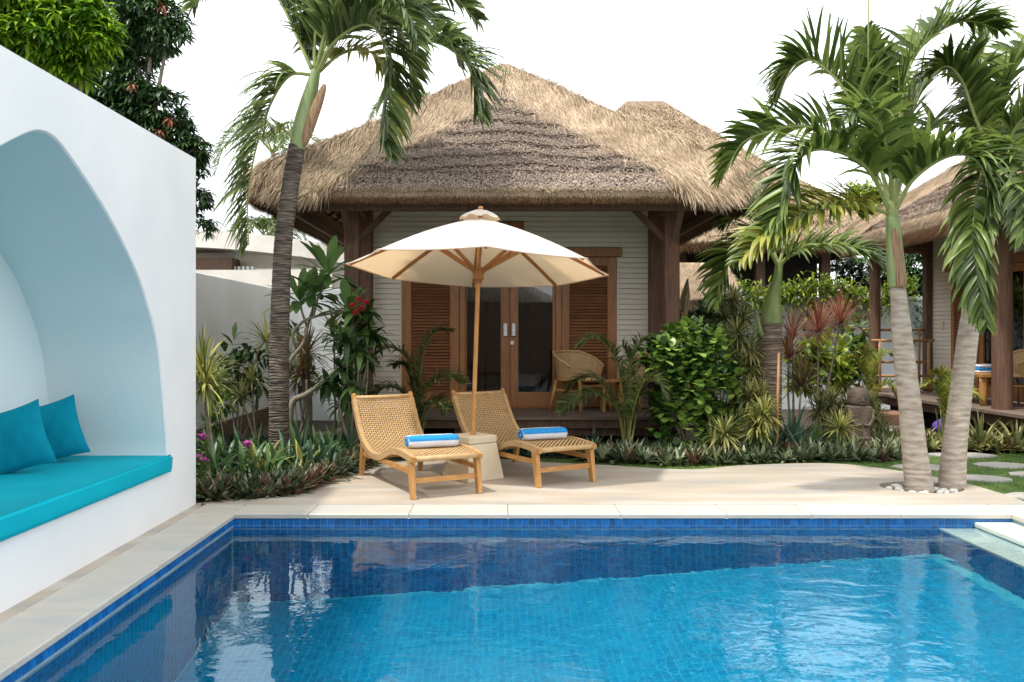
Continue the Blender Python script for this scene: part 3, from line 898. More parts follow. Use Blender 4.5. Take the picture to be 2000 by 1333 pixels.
def bungalow():
    t = thing('bungalow', 'thatched timber bungalow with cream board wall and louvred teak shutters', 'bungalow', (0.1, 13.3, 0))
    R = Roof(.08, 13.3, 3.12, 3.1, 3.34, 5.80, bump=.22, th=.20)
    R.shell(t, M['thatch_base'], M['thatch_under'])
    hipreg = lambda u, h: (h < .85 + rng.normal(0, .05, len(h)))
    dark = lambda u, h: (h > .68) & (u < .99)
    R.strands('front', 150000, 'thatch_field', t, M['thatch_grey'], dark, .10, .015, .06, jitter=.9)
    R.strands('front', 120000, 'thatch_hip', t, M['thatch'], hipreg, .46, .0125, .07, fan=.40, jitter=.15)
    R.strands('west', 36000, 'thatch_hip', t, M['thatch'], lambda u, h: h < 1.0, .34, .012, .05, fan=.3, jitter=.16)
    R.strands('east', 36000, 'thatch_hip', t, M['thatch'], lambda u, h: h < 1.0, .34, .012, .05, fan=.3, jitter=.16)
    R.strands('front', 110000, 'thatch_eave', t, M['thatch'], lambda u, h: (u > .978) & (h > .6), .10, .012, .045, jitter=.6)
    R.fringe('front', 14000, t, M['thatch'], zlo=-.07, zhi=.03, length=.08)
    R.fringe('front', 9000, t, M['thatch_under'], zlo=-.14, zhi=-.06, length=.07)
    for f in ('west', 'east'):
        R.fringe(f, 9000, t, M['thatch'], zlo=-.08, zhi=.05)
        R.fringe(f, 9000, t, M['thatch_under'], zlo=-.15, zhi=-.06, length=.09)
    # brown cut ends on the sloping underside of the side eaves
    for side in (-1, 1):
        n = 9000
        y = rng.uniform(R.cy - R.hy + .05, R.cy + R.hy, n)
        x = R.cx + side * R.hx * rng.uniform(.88, 1.0, n)
        p0 = np.stack([x, y, np.full(n, R.ze - R.th + .015)], 1)
        tip = p0 + np.stack([rng.normal(side * .02, .03, n), rng.normal(0, .03, n), -rng.uniform(.01, .07, n)], 1)
        V = np.stack([p0 - [0, .005, 0], p0 + [0, .005, 0], tip], 1)
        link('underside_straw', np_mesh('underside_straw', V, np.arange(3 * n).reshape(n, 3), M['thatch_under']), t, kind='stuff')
    # eave beams, rafters and battens under the overhang
    zb = R.ze - R.th - .02
    x0, x1, y0, y1 = R.cx - R.hx * .885, R.cx + R.hx * .885, R.cy - R.hy * .885, R.cy + R.hy * .885
    for args in (((x0, y0, zb), (x1, y0, zb)), ((x0, y0, zb), (x0, y1, zb)), ((x1, y0, zb), (x1, y1, zb))):
        MB().bar(*args, .06, .10).build('eave_beam', M['old_wood'], t)
    def under(x, y, o=-.30): return (x, y, float(R.z(np.array(x), np.array(y), o, False)))
    for side in (-1, 1):
        for k in range(11):                       # rafters on the side slopes
            yy = y0 + .25 + k * .52
            a, b = under(R.cx + side * R.hx * .87, yy, -.27), under(R.cx + side * max(.9, abs(yy - R.cy) / R.hy * R.hx), yy, -.27)
            MB().bar(a, b, .05, .07).build('rafter', M['old_wood'], t)
        for k in range(13):                       # battens along the side slopes
            xx = R.cx + side * (R.hx * .86 - k * .13)
            a, b = under(xx, max(y0, R.cy - abs(xx - R.cx)), -.235), under(xx, y1 - .2, -.235)
            MB().bar(a, (b[0], b[1], a[2]), .035, .025).build('batten', M['thatch'], t)
        MB().bar(under(R.cx + side * R.hx * .87, R.cy - R.hy * .87, -.28), under(R.cx + side * .5, R.cy - .5, -.28), .08, .12).build('hip_rafter', M['old_wood'], t)
    for k in range(9):
        xx = x0 + .4 + k * .6
        MB().bar(under(xx, R.cy - R.hy * .87, -.27), under(xx, R.cy - max(.9, abs(xx - R.cx) / R.hx * R.hy), -.27), .05, .07).build('rafter', M['old_wood'], t)
    # posts, head beams, braces
    for px in (HX0, HX1):
        for py in (11.3, 12.42):
            MB().box(px - .098, px + .098, py - .098, py + .098, -.05, 3.36, .012).build('post', M['post_wood'], t)
        MB().bar((px, 10.5, 3.30), (px, 16, 3.30), .09, .14).build('tie_beam', M['old_wood'], t)
        s = 1 if px < 0 else -1
        MB().bar((px + s * .08, 11.3, 2.78), (px + s * .68, 11.3, 3.38), .075, .085, up=(0, 1, 0)).build('brace', M['old_wood'], t)
        MB().bar((px, 11.1, 2.78), (px, 10.5, 3.25), .075, .085, up=(1, 0, 0)).build('brace', M['old_wood'], t)
    MB().bar((HX0 - .3, 11.3, 3.43), (HX1 + .3, 11.3, 3.43), .10, .12).build('head_beam', M['old_wood'], t)
    MB().box(HX0, HX1, WALL_Y + .06, WALL_Y + .10, DECK_Z, 3.75).build('wall_backing', M['gap'], t)
    MB().box(HX0 - .04, HX0 + .06, WALL_Y + .1, 16.4, -.05, 3.6).build('side_wall', M['board'], t)
    MB().box(HX1 - .06, HX1 + .04, WALL_Y + .1, 16.4, -.05, 3.6).build('side_wall', M['board'], t)
    MB().box(HX0, HX1, 16.3, 16.4, -.05, 3.6).build('side_wall', M['board'], t)
    # board cladding, plank by plank
    wx = lambda px: (px - VX) * WALL_Y / FPX
    pitch = .0775
    xa, xb = wx(785), wx(1204)
    segs = [(HX0 + .0, xa - .004, DECK_Z, 2.735), (xb + .004, HX1, DECK_Z, 2.735), (HX0, HX1, 2.735, 3.76)]
    for (a, b, z0, z1) in segs:
        me = MB().box(a, b, WALL_Y, WALL_Y + .018, 0, pitch - .006, .003).mesh('board', M['board'])
        k = 0
        while z0 + (k + .5) * pitch < z1:
            o = link('board', me, t)
            o.location.z += z0 + k * pitch
            o.location.y += random.uniform(-.001, .001)
            k += 1
    for a in (xa - .03, xb + .004):
        MB().box(a, a + .028, WALL_Y - .012, WALL_Y + .01, DECK_Z, 2.70, .003).build('corner_trim', M['board'], t)
    # doors and shutters
    Z0, ZT = DECK_Z + .012, 2.66
    j = M['joinery']
    def stile(p0, p1, z0, z1, y=WALL_Y - .03, d=.06, name='stile', parent=t, m=j):
        return MB().box(wx(p0), wx(p1), y, y + d, z0, z1, .004).build(name, m, parent)
    def shutter(p0, p1, p2, p3):
        s = stile(p0, p1, Z0, ZT, name='shutter')
        stile(p2, p3, Z0, ZT, parent=s)
        stile(p1 + .2, p2 - .2, Z0, Z0 + .22, name='rail', parent=s)
        stile(p1 + .2, p2 - .2, ZT - .13, ZT, name='rail', parent=s)
        W = wx(p2) - wx(p1) - .006
        me = MB().bar((0, 0, 0), (W, 0, 0), .007, .062, up=(0, .72, .70)).mesh('slat', M['louver'])
        for (za, zb) in ((Z0 + .245, ZT - .14),):
            z = za
            while z < zb:
                o = link('slat', me, s)
                o.location += Vector((wx(p1) + .003, WALL_Y, z))
                z += .046
    shutter(785, 804, 879, 897)
    shutter(1097, 1112, 1186, 1204)
    stile(898, 909, Z0, ZT, name='door_frame', y=WALL_Y - .05, d=.09)
    stile(1084.5, 1096.5, Z0, ZT, name='door_frame', y=WALL_Y - .05, d=.09)
    def leaf(p0, p1, p2, p3):
        d = stile(p0, p1, Z0 + .01, ZT, name='door')
        stile(p2, p3, Z0 + .01, ZT, parent=d)
        stile(p1 + .1, p2 - .1, Z0 + .01, Z0 + .225, name='rail', parent=d)
        stile(p1 + .1, p2 - .1, ZT - .14, ZT, name='rail', parent=d)
        MB().box(wx(p1 - 1), wx(p2 + 1), WALL_Y - .004, WALL_Y, Z0 + .21, ZT - .13).build('pane', M['glass'], d)
        return d
    d1 = leaf(909.4, 912, 978, 995.6)
    d2 = leaf(996.4, 1012, 1079, 1084)
    for d, p in ((d1, 987), (d2, 1003)):
        MB().box(wx(p - 4), wx(p + 4), WALL_Y - .075, WALL_Y - .031, 1.48, 1.68, .008).build('handle', M['metal'], d)
    m = MB(); c = (wx(1000), WALL_Y - .031, 1.385)
    m.tube([c, (c[0], c[1] - .03, c[2])], .03, 12).build('lock', M['metal'], d2)
    MB().box(wx(776), wx(1213), WALL_Y - .07, WALL_Y - .002, 2.665, 2.80, .01).build('lintel', j, t)
    MB().box(wx(974), wx(1023), WALL_Y - .05, WALL_Y - .002, 2.803, 3.19, .01).build('lintel_block', j, t)
    MB().box(wx(897), wx(1097), WALL_Y - .09, WALL_Y + .04, DECK_Z + .002, Z0 + .008, .004).build('threshold', j, t)
    # curtains and a dim room behind the glass
    cur = MB()
    n = 90
    for (a, b) in ((wx(905), wx(978)), (wx(1014), wx(1086))):
        xs = np.linspace(a, b, n)
        ys = WALL_Y + .055 - .004 * np.sin(np.linspace(0, 11 * 2 * pi, n)) * 1.0
        vs = [(x, y - .012 * (sin(i * .74) > 0) * abs(sin(i * .74)), Z0) for i, (x, y) in enumerate(zip(xs, ys))] + \
             [(x, y - .012 * (sin(i * .74) > 0) * abs(sin(i * .74)), ZT) for i, (x, y) in enumerate(zip(xs, ys))]
        fs = [(i, i + 1, n + i + 1, n + i) for i in range(n - 1)]
        cur = MB(); cur.add(vs, fs); cur.build('curtain', M['curtain'], t, smooth=True)
    # porch deck
    dk = MB().box(HX0 - .1, HX1 + .1, DECK_Y + .05, WALL_Y, DECK_Z - .16, DECK_Z - .055).build('deck_frame', M['old_wood'], t)
    w = .135
    for k in range(10):
        y0_ = DECK_Y + k * w
        MB().box(HX0 - .14 + random.uniform(0, .01), HX1 + .14, y0_ + .003, min(y0_ + w - .003, WALL_Y), DECK_Z - .05, DECK_Z, .004).build('deck_plank', M['deck'], dk)
    MB().bar((.85, 11.35, .20), (2.4, 11.35, .20), .05, .13).build('cross_beam', M['old_wood'], t)
    MB().box(.8, .98, 11.3, 11.48, -.05, DECK_Z - .161).build('stump', M['post_wood'], t)
    MB().box(-.6, -.42, 11.3, 11.48, -.05, DECK_Z - .161).build('stump', M['post_wood'], t)
    MB().box(HX0, HX1, 12.2, 12.3, -.05, DECK_Z - .161).build('crawl_space_shade', M['dark_wall_shade'], t)  # near-black sheet painted as the shade in the void under the deck
    sw = MB().box(-1.89, -1.80, WALL_Y - .016, WALL_Y - .001, 1.72, 1.84, .004).build('light_switch', M['switch'], t)
    return t
bungalow()

def second_bungalow():
    t = thing('bungalow', 'second thatched bungalow facing the lawn path behind the twin palms', 'bungalow', (9.5, 13, 0))
    R = Roof(9.75, 12.95, 3.15, 3.15, 3.36, 5.75)
    R.shell(t, M['thatch_base'], M['thatch_under'])
    R.strands('west', 60000, 'thatch_field', t, M['thatch_grey'], lambda u, h: (h > .80) & (u < .955), .09, .014, .045, jitter=.8)
    R.strands('west', 60000, 'thatch_hip', t, M['thatch'], lambda u, h: h < .85, .34, .013, .05, fan=.35, jitter=.16)
    R.strands('west', 30000, 'thatch_eave', t, M['thatch'], lambda u, h: (u > .945) & (h > .7), .10, .011, .03, jitter=.5)
    R.fringe('west', 9000, t, M['thatch'], zlo=-.12, zhi=.05, length=.12)
    R.fringe('west', 9000, t, M['thatch_under'], zlo=-.28, zhi=-.1, length=.14)
    R.strands('back', 20000, 'thatch_hip', t, M['thatch'], lambda u, h: h < 1.0, .34, .013, .05, fan=.3)
    DX, DZ = 6.98, .45
    for (x, y, r) in ((6.98, 15.55, .10), (7.12, 11.85, .135)):
        MB().tube([(x, y, -.05), (x, y, 1.6), (x, y, 3.3)], [r, r * .98, r * .96], 14).build('post', M['post_wood'], t, auto=50)
    MB().box(8.0, 8.16, 15.68, 15.84, -.05, 3.3, .01).build('post', M['old_wood'], t)
    for k in range(7):
        MB().box(DX - .12 + k * .17, DX - .125 + (k + 1) * .17, 9.4, 16.0, DZ - .05, DZ, .004).build('deck_plank', M['deck'], t)
    MB().box(DX - .02, 8.1, 9.5, 15.9, DZ - .2, DZ - .052).build('deck_frame', M['old_wood'], t)
    MB().box(DX + .35, 8.1, 9.5, 15.7, -.05, DZ - .2).build('crawl_space_shade', M['dark_wall_shade'], t)  # near-black block, shade below this deck put into its colour
    WX = 8.12
    MB().box(WX + .03, WX + .1, 9.5, 15.68, DZ, 3.6).build('wall_backing', M['gap'], t)
    me = MB().box(WX, WX + .02, 15.02, 15.68, 0, .0735, .003).mesh('board', M['board'])
    k = 0
    while DZ + k * .0785 < 2.6:
        o = link('board', me, t); o.location.z += DZ + k * .0785; k += 1
    me = MB().box(WX, WX + .02, 9.6, 15.68, 0, .0735, .003).mesh('board', M['board'])
    while DZ + k * .0785 < 3.5:
        o = link('board', me, t); o.location.z += DZ + k * .0785; k += 1
    j = M['joinery']
    MB().box(WX - .06, WX - .002, 11.0, 15.15, 2.64, 2.78, .01).build('lintel', j, t)
    def shut(y0, y1):
        s = MB().box(WX - .03, WX + .03, y1 - .1, y1, DZ + .01, 2.63, .004).build('shutter', j, t)
        MB().box(WX - .03, WX + .03, y0, y0 + .1, DZ + .01, 2.63, .004).build('stile', j, s)
        MB().box(WX - .03, WX + .03, y0 + .103, y1 - .103, DZ + .01, DZ + .2, .004).build('rail', j, s)
        MB().box(WX - .03, WX + .03, y0 + .103, y1 - .103, 2.5, 2.63, .004).build('rail', j, s)
        me = MB().bar((0, 0, 0), (0, y1 - y0 - .21, 0), .007, .062, up=(.72, 0, .70)).mesh('slat', M['louver'])
        z = DZ + .24
        while z < 2.49:
            o = link('slat', me, s); o.location += Vector((WX, y0 + .105, z)); z += .05
    shut(14.15, 15.0)
    shut(10.6, 11.4)
    for y0 in (12.8, 11.45):
        d = MB().box(WX - .03, WX + .03, y0 + 1.2, y0 + 1.32, DZ + .01, 2.63, .004).build('door', j, t)
        MB().box(WX - .03, WX + .03, y0, y0 + .12, DZ + .01, 2.63, .004).build('stile', j, d)
        MB().box(WX - .03, WX + .03, y0 + .123, y0 + 1.197, DZ + .01, DZ + .22, .004).build('rail', j, d)
        MB().box(WX - .03, WX + .03, y0 + .123, y0 + 1.197, 2.5, 2.63, .004).build('rail', j, d)
        MB().box(WX - .002, WX + .002, y0 + .11, y0 + 1.21, DZ + .2, 2.51).build('pane', M['glass'], d)
    MB().box(WX - .02, WX - .001, 15.28, 15.38, 1.60, 1.74, .004).build('light_switch', M['switch'], t)
    zb = R.ze - .27
    MB().bar((6.98, 10, 3.12), (6.98, 15.8, 3.12), .1, .16).build('eave_beam', M['old_wood'], t)
    MB().bar((6.9, 15.55, 3.2), (8.2, 15.75, 3.2), .09, .14).build('tie_beam', M['old_wood'], t)
    for k in range(9):
        y = 10.2 + k * .62
        MB().bar((6.75, y, 3.08), (8.1, y, 3.08 + 1.35 * .78), .05, .07).build('rafter', M['old_wood'], t)
    for k in range(9):
        x = 6.75 + k * .15
        MB().bar((x, 10, 3.13 + (x - 6.75) * .78), (x, 15.9, 3.13 + (x - 6.75) * .78), .035, .025).build('batten', M['thatch'], t)
second_bungalow()

def far_houses():
    t = thing('bungalow', 'large thatched house far behind with dark eave above the white wall', 'bungalow', (4.2, 22.5, 0))
    R = Roof(3.9, 22.4, 4.9, 3.9, 3.75, 7.75, rx=.5, ry=.06)
    R.shell(t, M['thatch_base'], M['thatch_under'])
    R.strands('front', 70000, 'thatch_field', t, M['thatch'], lambda u, h: h > -1, .22, .02, .06, jitter=.3)
    R.strands('east', 26000, 'thatch_hip', t, M['thatch'], lambda u, h: h < 1.6, .3, .02, .06, jitter=.3)
    R.fringe('front', 9000, t, M['thatch_under'], zlo=-.3, zhi=.02, length=.16)
    MB().box(.3, 7.6, 20.0, 24.5, -.05, 4.0).build('wall', M['dark_wall_shade'], t)  # near-black house body; the shade beneath the eave is in its colour
    for x in (.6, 2.4, 4.2, 6.0, 7.5):
        MB().box(x - .1, x + .1, 19.2, 19.4, -.05, 3.6).build('post', M['old_wood'], t)
    MB().bar((0, 19.3, 3.5), (8, 19.3, 3.5), .1, .18).build('eave_beam', M['old_wood'], t)
    t = thing('pavilion', 'low thatched lean-to roof behind the bottle palm', 'pavilion', (4.0, 17.2, 0))
    # single-pitch thatch slope
    n = 26000
    x = rng.uniform(2.6, 4.85, n); f = rng.uniform(0, 1, n)
    p0 = np.stack([x, 17.9 - 1.0 * f, 3.05 - .72 * f], 1)
    d = nrm(np.stack([rng.normal(0, .2, n), np.full(n, -.8), np.full(n, -.6)], 1))
    L = rng.uniform(.12, .34, (n, 1)); nn = np.array([0, -.58, .81])
    tip = p0 + d * L + nn * rng.uniform(.0, .06, (n, 1))
    V = np.stack([p0 - [.011, 0, 0], p0 + [.011, 0, 0], tip], 1)
    link('thatch', np_mesh('thatch', V, np.arange(3 * n).reshape(n, 3), M['thatch']), t, kind='stuff')
    m = MB(); m.add([(2.6, 17.9, 3.05), (4.85, 17.9, 3.05), (4.85, 16.9, 2.33), (2.6, 16.9, 2.33), (2.6, 17.9, 2.9), (4.85, 17.9, 2.9), (4.85, 16.9, 2.15), (2.6, 16.9, 2.15)],
                    [(0, 3, 2, 1), (4, 5, 6, 7), (3, 7, 6, 2), (0, 4, 7, 3), (1, 2, 6, 5)])
    m.build('thatch_body', M['thatch_base'], t)
    n = 6000
    x = rng.uniform(2.6, 4.85, n)
    p0 = np.stack([x, np.full(n, 16.89), rng.uniform(2.17, 2.35, n)], 1)
    tip = p0 + np.stack([rng.normal(0, .02, n), rng.normal(-.03, .02, n), -rng.uniform(.05, .25, n)], 1)
    V = np.stack([p0 - [.011, 0, 0], p0 + [.011, 0, 0], tip], 1)
    link('eave_fringe', np_mesh('eave_fringe', V, np.arange(3 * n).reshape(n, 3), M['thatch']), t, kind='stuff')
    MB().box(2.6, 4.6, 17.7, 17.8, -.05, 2.9).build('wall', M['dark_wall_shade'], t)
    MB().box(4.70, 4.82, 17.0, 17.12, -.05, 2.3).build('post', M['old_wood'], t)
far_houses()

# ================================================================== LOUNGERS AND PARASOL
PROF = spline([(-.04, .372, 0), (.12, .392, 0), (.32, .405, 0), (.52, .392, 0), (.70, .335, 0), (.90, .283, 0), (1.14, .282, 0), (1.36, .345, 0), (1.54, .475, 0),
               (1.69, .68, 0), (1.80, .86, 0)], 160)[:, :2]
_d = np.r_[0, np.cumsum(np.linalg.norm(np.diff(PROF, axis=0), axis=1))]
def prof_at(l):
    return np.stack([np.interp(l, _d, PROF[:, 0]), np.interp(l, _d, PROF[:, 1])], -1)
PLEN = _d[-1]

def make_lounger(label, loc, rz):
    t = thing('sun_lounger', label, 'sun lounger', loc, rz, 'loungers under the parasol')
    HW = .335
    def q(x, s, z): return (x, s, z)
    # side rails follow the bent profile
    L = np.linspace(0, PLEN, 40)
    P = prof_at(L)
    for sx in (-1, 1):
        m = MB()
        vs, fs = [], []
        for i, (s, z) in enumerate(P):
            tv = P[min(i + 1, 39)] - P[max(i - 1, 0)]; tv = tv / np.linalg.norm(tv)
            nv = np.array([-tv[1], tv[0]])
            for (a, b) in ((-1, -1), (1, -1), (1, 1), (-1, 1)):
                vs.append((sx * HW + a * .019, s + nv[0] * b * .024, z - .012 + nv[1] * b * .024))
        for i in range(39):
            for k in range(4):
                fs.append((i * 4 + k, (i + 1) * 4 + k, (i + 1) * 4 + (k + 1) % 4, i * 4 + (k + 1) % 4))
        fs += [(3, 2, 1, 0), (156, 157, 158, 159)]
        m.add(vs, fs); m.build('side_rail', M['teak_x'], t, local=True)
        # rattan wound round the rail
        w = MB()
        nw = 86
        for k in range(nw):
            l = .05 + (PLEN - .14) * k / (nw - 1)
            (s, z) = prof_at(l); (s2, z2) = prof_at(l + .001)
            tv = np.array([s2 - s, z2 - z]); tv /= np.linalg.norm(tv); nv = np.array([-tv[1], tv[0]])
            vs, fs = [], []
            for e in (-.0088, .0088):
                for (a, b) in ((-1, -1), (1, -1), (1, 1), (-1, 1)):
                    vs.append((sx * HW + a * .0235, s + tv[0] * e + nv[0] * b * .029, z - .012 + tv[1] * e + nv[1] * b * .029))
            fs = [(0, 1, 5, 4), (1, 2, 6, 5), (2, 3, 7, 6), (3, 0, 4, 7), (0, 3, 2, 1), (4, 5, 6, 7)]
            w.add(vs, fs)
        w.build('rail_wrapping', M['rattan'], t, local=True, kind='stuff')
    # woven seat
    m = MB()
    nl, pitch = 25, .0258
    xs = np.linspace(-HW + .03, HW - .03, nl)
    ls = np.arange(.035, PLEN - .03, pitch)
    nc = len(ls)
    def surf(x, l, off):
        s, z = prof_at(l); s2, z2 = prof_at(l + .002); s1, z1 = prof_at(l - .002)
        tv = np.array([s2 - s1, z2 - z1]); tv /= np.linalg.norm(tv)
        sag = -.010 * (1 - (x / HW) ** 2)
        return (x, s - tv[1] * (off + sag), z + .008 + tv[0] * (off + sag))
    for i, x in enumerate(xs):
        vs = []
        for j_, l in enumerate(ls):
            off = .0042 if (i + j_) % 2 else -.0042
            vs += [surf(x - .0062, l, off), surf(x + .0062, l, off)]
        m.add(vs, [(2 * k, 2 * k + 1, 2 * k + 3, 2 * k + 2) for k in range(nc - 1)])
    xs2 = np.r_[-HW, xs, HW]
    for j_, l in enumerate(ls):
        vs = []
        for i, x in enumerate(xs2):
            off = -.0042 if (i - 1 + j_) % 2 else .0042
            vs += [surf(x, l - .0063, off), surf(x, l + .0063, off)]
        m.add(vs, [(2 * k, 2 * k + 2, 2 * k + 3, 2 * k + 1) for k in range(len(xs2) - 1)])
    m.build('woven_seat', M['rattan'], t, local=True, kind='stuff')
    # front and top cross rails
    for l, r in ((.03, .026), (PLEN - .05, .022)):
        s, z = prof_at(l)
        MB().tube([(-HW + .02, s, z - .01), (0, s, z - .01), (HW - .02, s, z - .01)], r, 10).build('cross_rail', M['rattan'], t, local=True, smooth=True)
    # legs and stretchers
    for sx in (-1, 1):
        x = sx * HW
        MB().bar((x, -.005, 0), (x, .055, .37), .040, .058, up=(0, 1, 0), w2=.046, h2=.078).build('leg', M['teak'], t, local=True)
        MB().bar((x, 1.50, 0), (x, 1.42, .37), .040, .055, up=(0, 1, 0), w2=.046, h2=.085).build('leg', M['teak'], t, local=True)
        MB().bar((x, .05, .248), (x, 1.45, .248), .030, .045).build('stretcher', M['teak_x'], t, local=True)
    MB().bar((-HW, .03, .165), (HW, .03, .165), .026, .048).build('stretcher', M['teak_x'], t, local=True)
    MB().bar((-HW, 1.46, .20), (HW, 1.46, .20), .026, .048).build('stretcher', M['teak_x'], t, local=True)
    return t
RZ1, RZ2 = radians(27.3), radians(31)
L1 = make_lounger('woven rattan lounger on teak legs, the nearer one to the planted bed', (-.49, 7.79, 0), RZ1)
L2 = copy_tree(L1)
L2.location = (.67, 8.40, 0); L2.rotation_euler = (0, 0, RZ2)
L2['label'] = 'woven rattan lounger on teak legs between parasol base and bungalow steps'

def towel(label, loc, rz):
    """folded bath towel rolled into a flattened roll with a spiral end"""
    t = thing('rolled_towel', label, 'towel', loc, rz, 'rolled towels on the loungers')
    n, ln = 40, 13
    vs, fs, mi = [], [], []
    L, W, H = .50, .185, .118
    for k in range(ln):
        f = k / (ln - 1)
        x = (f - .5) * L
        e = min(1, (1 - abs(2 * f - 1)) * 9)
        sc = .86 + .14 * math.sqrt(max(0, 1 - (1 - e) ** 2))
        for i in range(n):
            a = 2 * pi * i / n
            ca, sa = cos(a), sin(a)
            r = (abs(ca) ** 3.2 + abs(sa) ** 3.2) ** (-1 / 3.2)
            wob = 1 + .015 * sin(3 * a + 9 * f)
            vs.append((x + .004 * sin(5 * a), ca * r * W / 2 * sc * wob, H / 2 + sa * r * H / 2 * sc * wob))
    for k in range(ln - 1):
        for i in range(n):
            i2 = (i + 1) % n
            fs.append((k * n + i, k * n + i2, (k + 1) * n + i2, (k + 1) * n + i))
            deg = 360 * (i + .5) / n
            mi.append(0 if (95 < deg < 118 or 118 <= deg < 172 or 290 < deg < 340 or 20 < deg < 60) else 1)
    m = MB(); m.v = vs; m.f = fs; m.mi = mi
    for k, rev in ((0, False), (ln - 1, True)):
        ring = tuple(k * n + i for i in range(n))
        m.f.append(ring if rev else tuple(reversed(ring))); m.mi.append(1)
    m.build('towel_body', [M['towel_blue'], M['towel_white']], t, smooth=True, local=True)
    for sx, nm in ((-1, 'rolled_end'), (1, 'rolled_end')):
        s = MB()
        pts = [(sx * (L / 2 + .001), (.80 - .64 * a) * W / 2 * cos(2 * pi * 2.3 * a + 1), H / 2 + (.80 - .64 * a) * H / 2 * sin(2 * pi * 2.3 * a + 1)) for a in np.linspace(0, 1, 44)]
        s.tube(pts, .0075, 6).build(nm, M['towel_blue'], t, smooth=True, local=True)
def on_lounger(loc, rz, x, s, z):
    return (loc[0] + cos(rz) * x - sin(rz) * s, loc[1] + sin(rz) * x + cos(rz) * s, z)
towel('blue and white striped towel roll on the lounger nearer the planted bed', on_lounger((-.49, 7.79), RZ1, .02, .40, .413), RZ1 + radians(-7))
towel('blue and white striped towel roll on the lounger beside the parasol base', on_lounger((.67, 8.40), RZ2, .0, .42, .413), RZ2 + radians(-9))

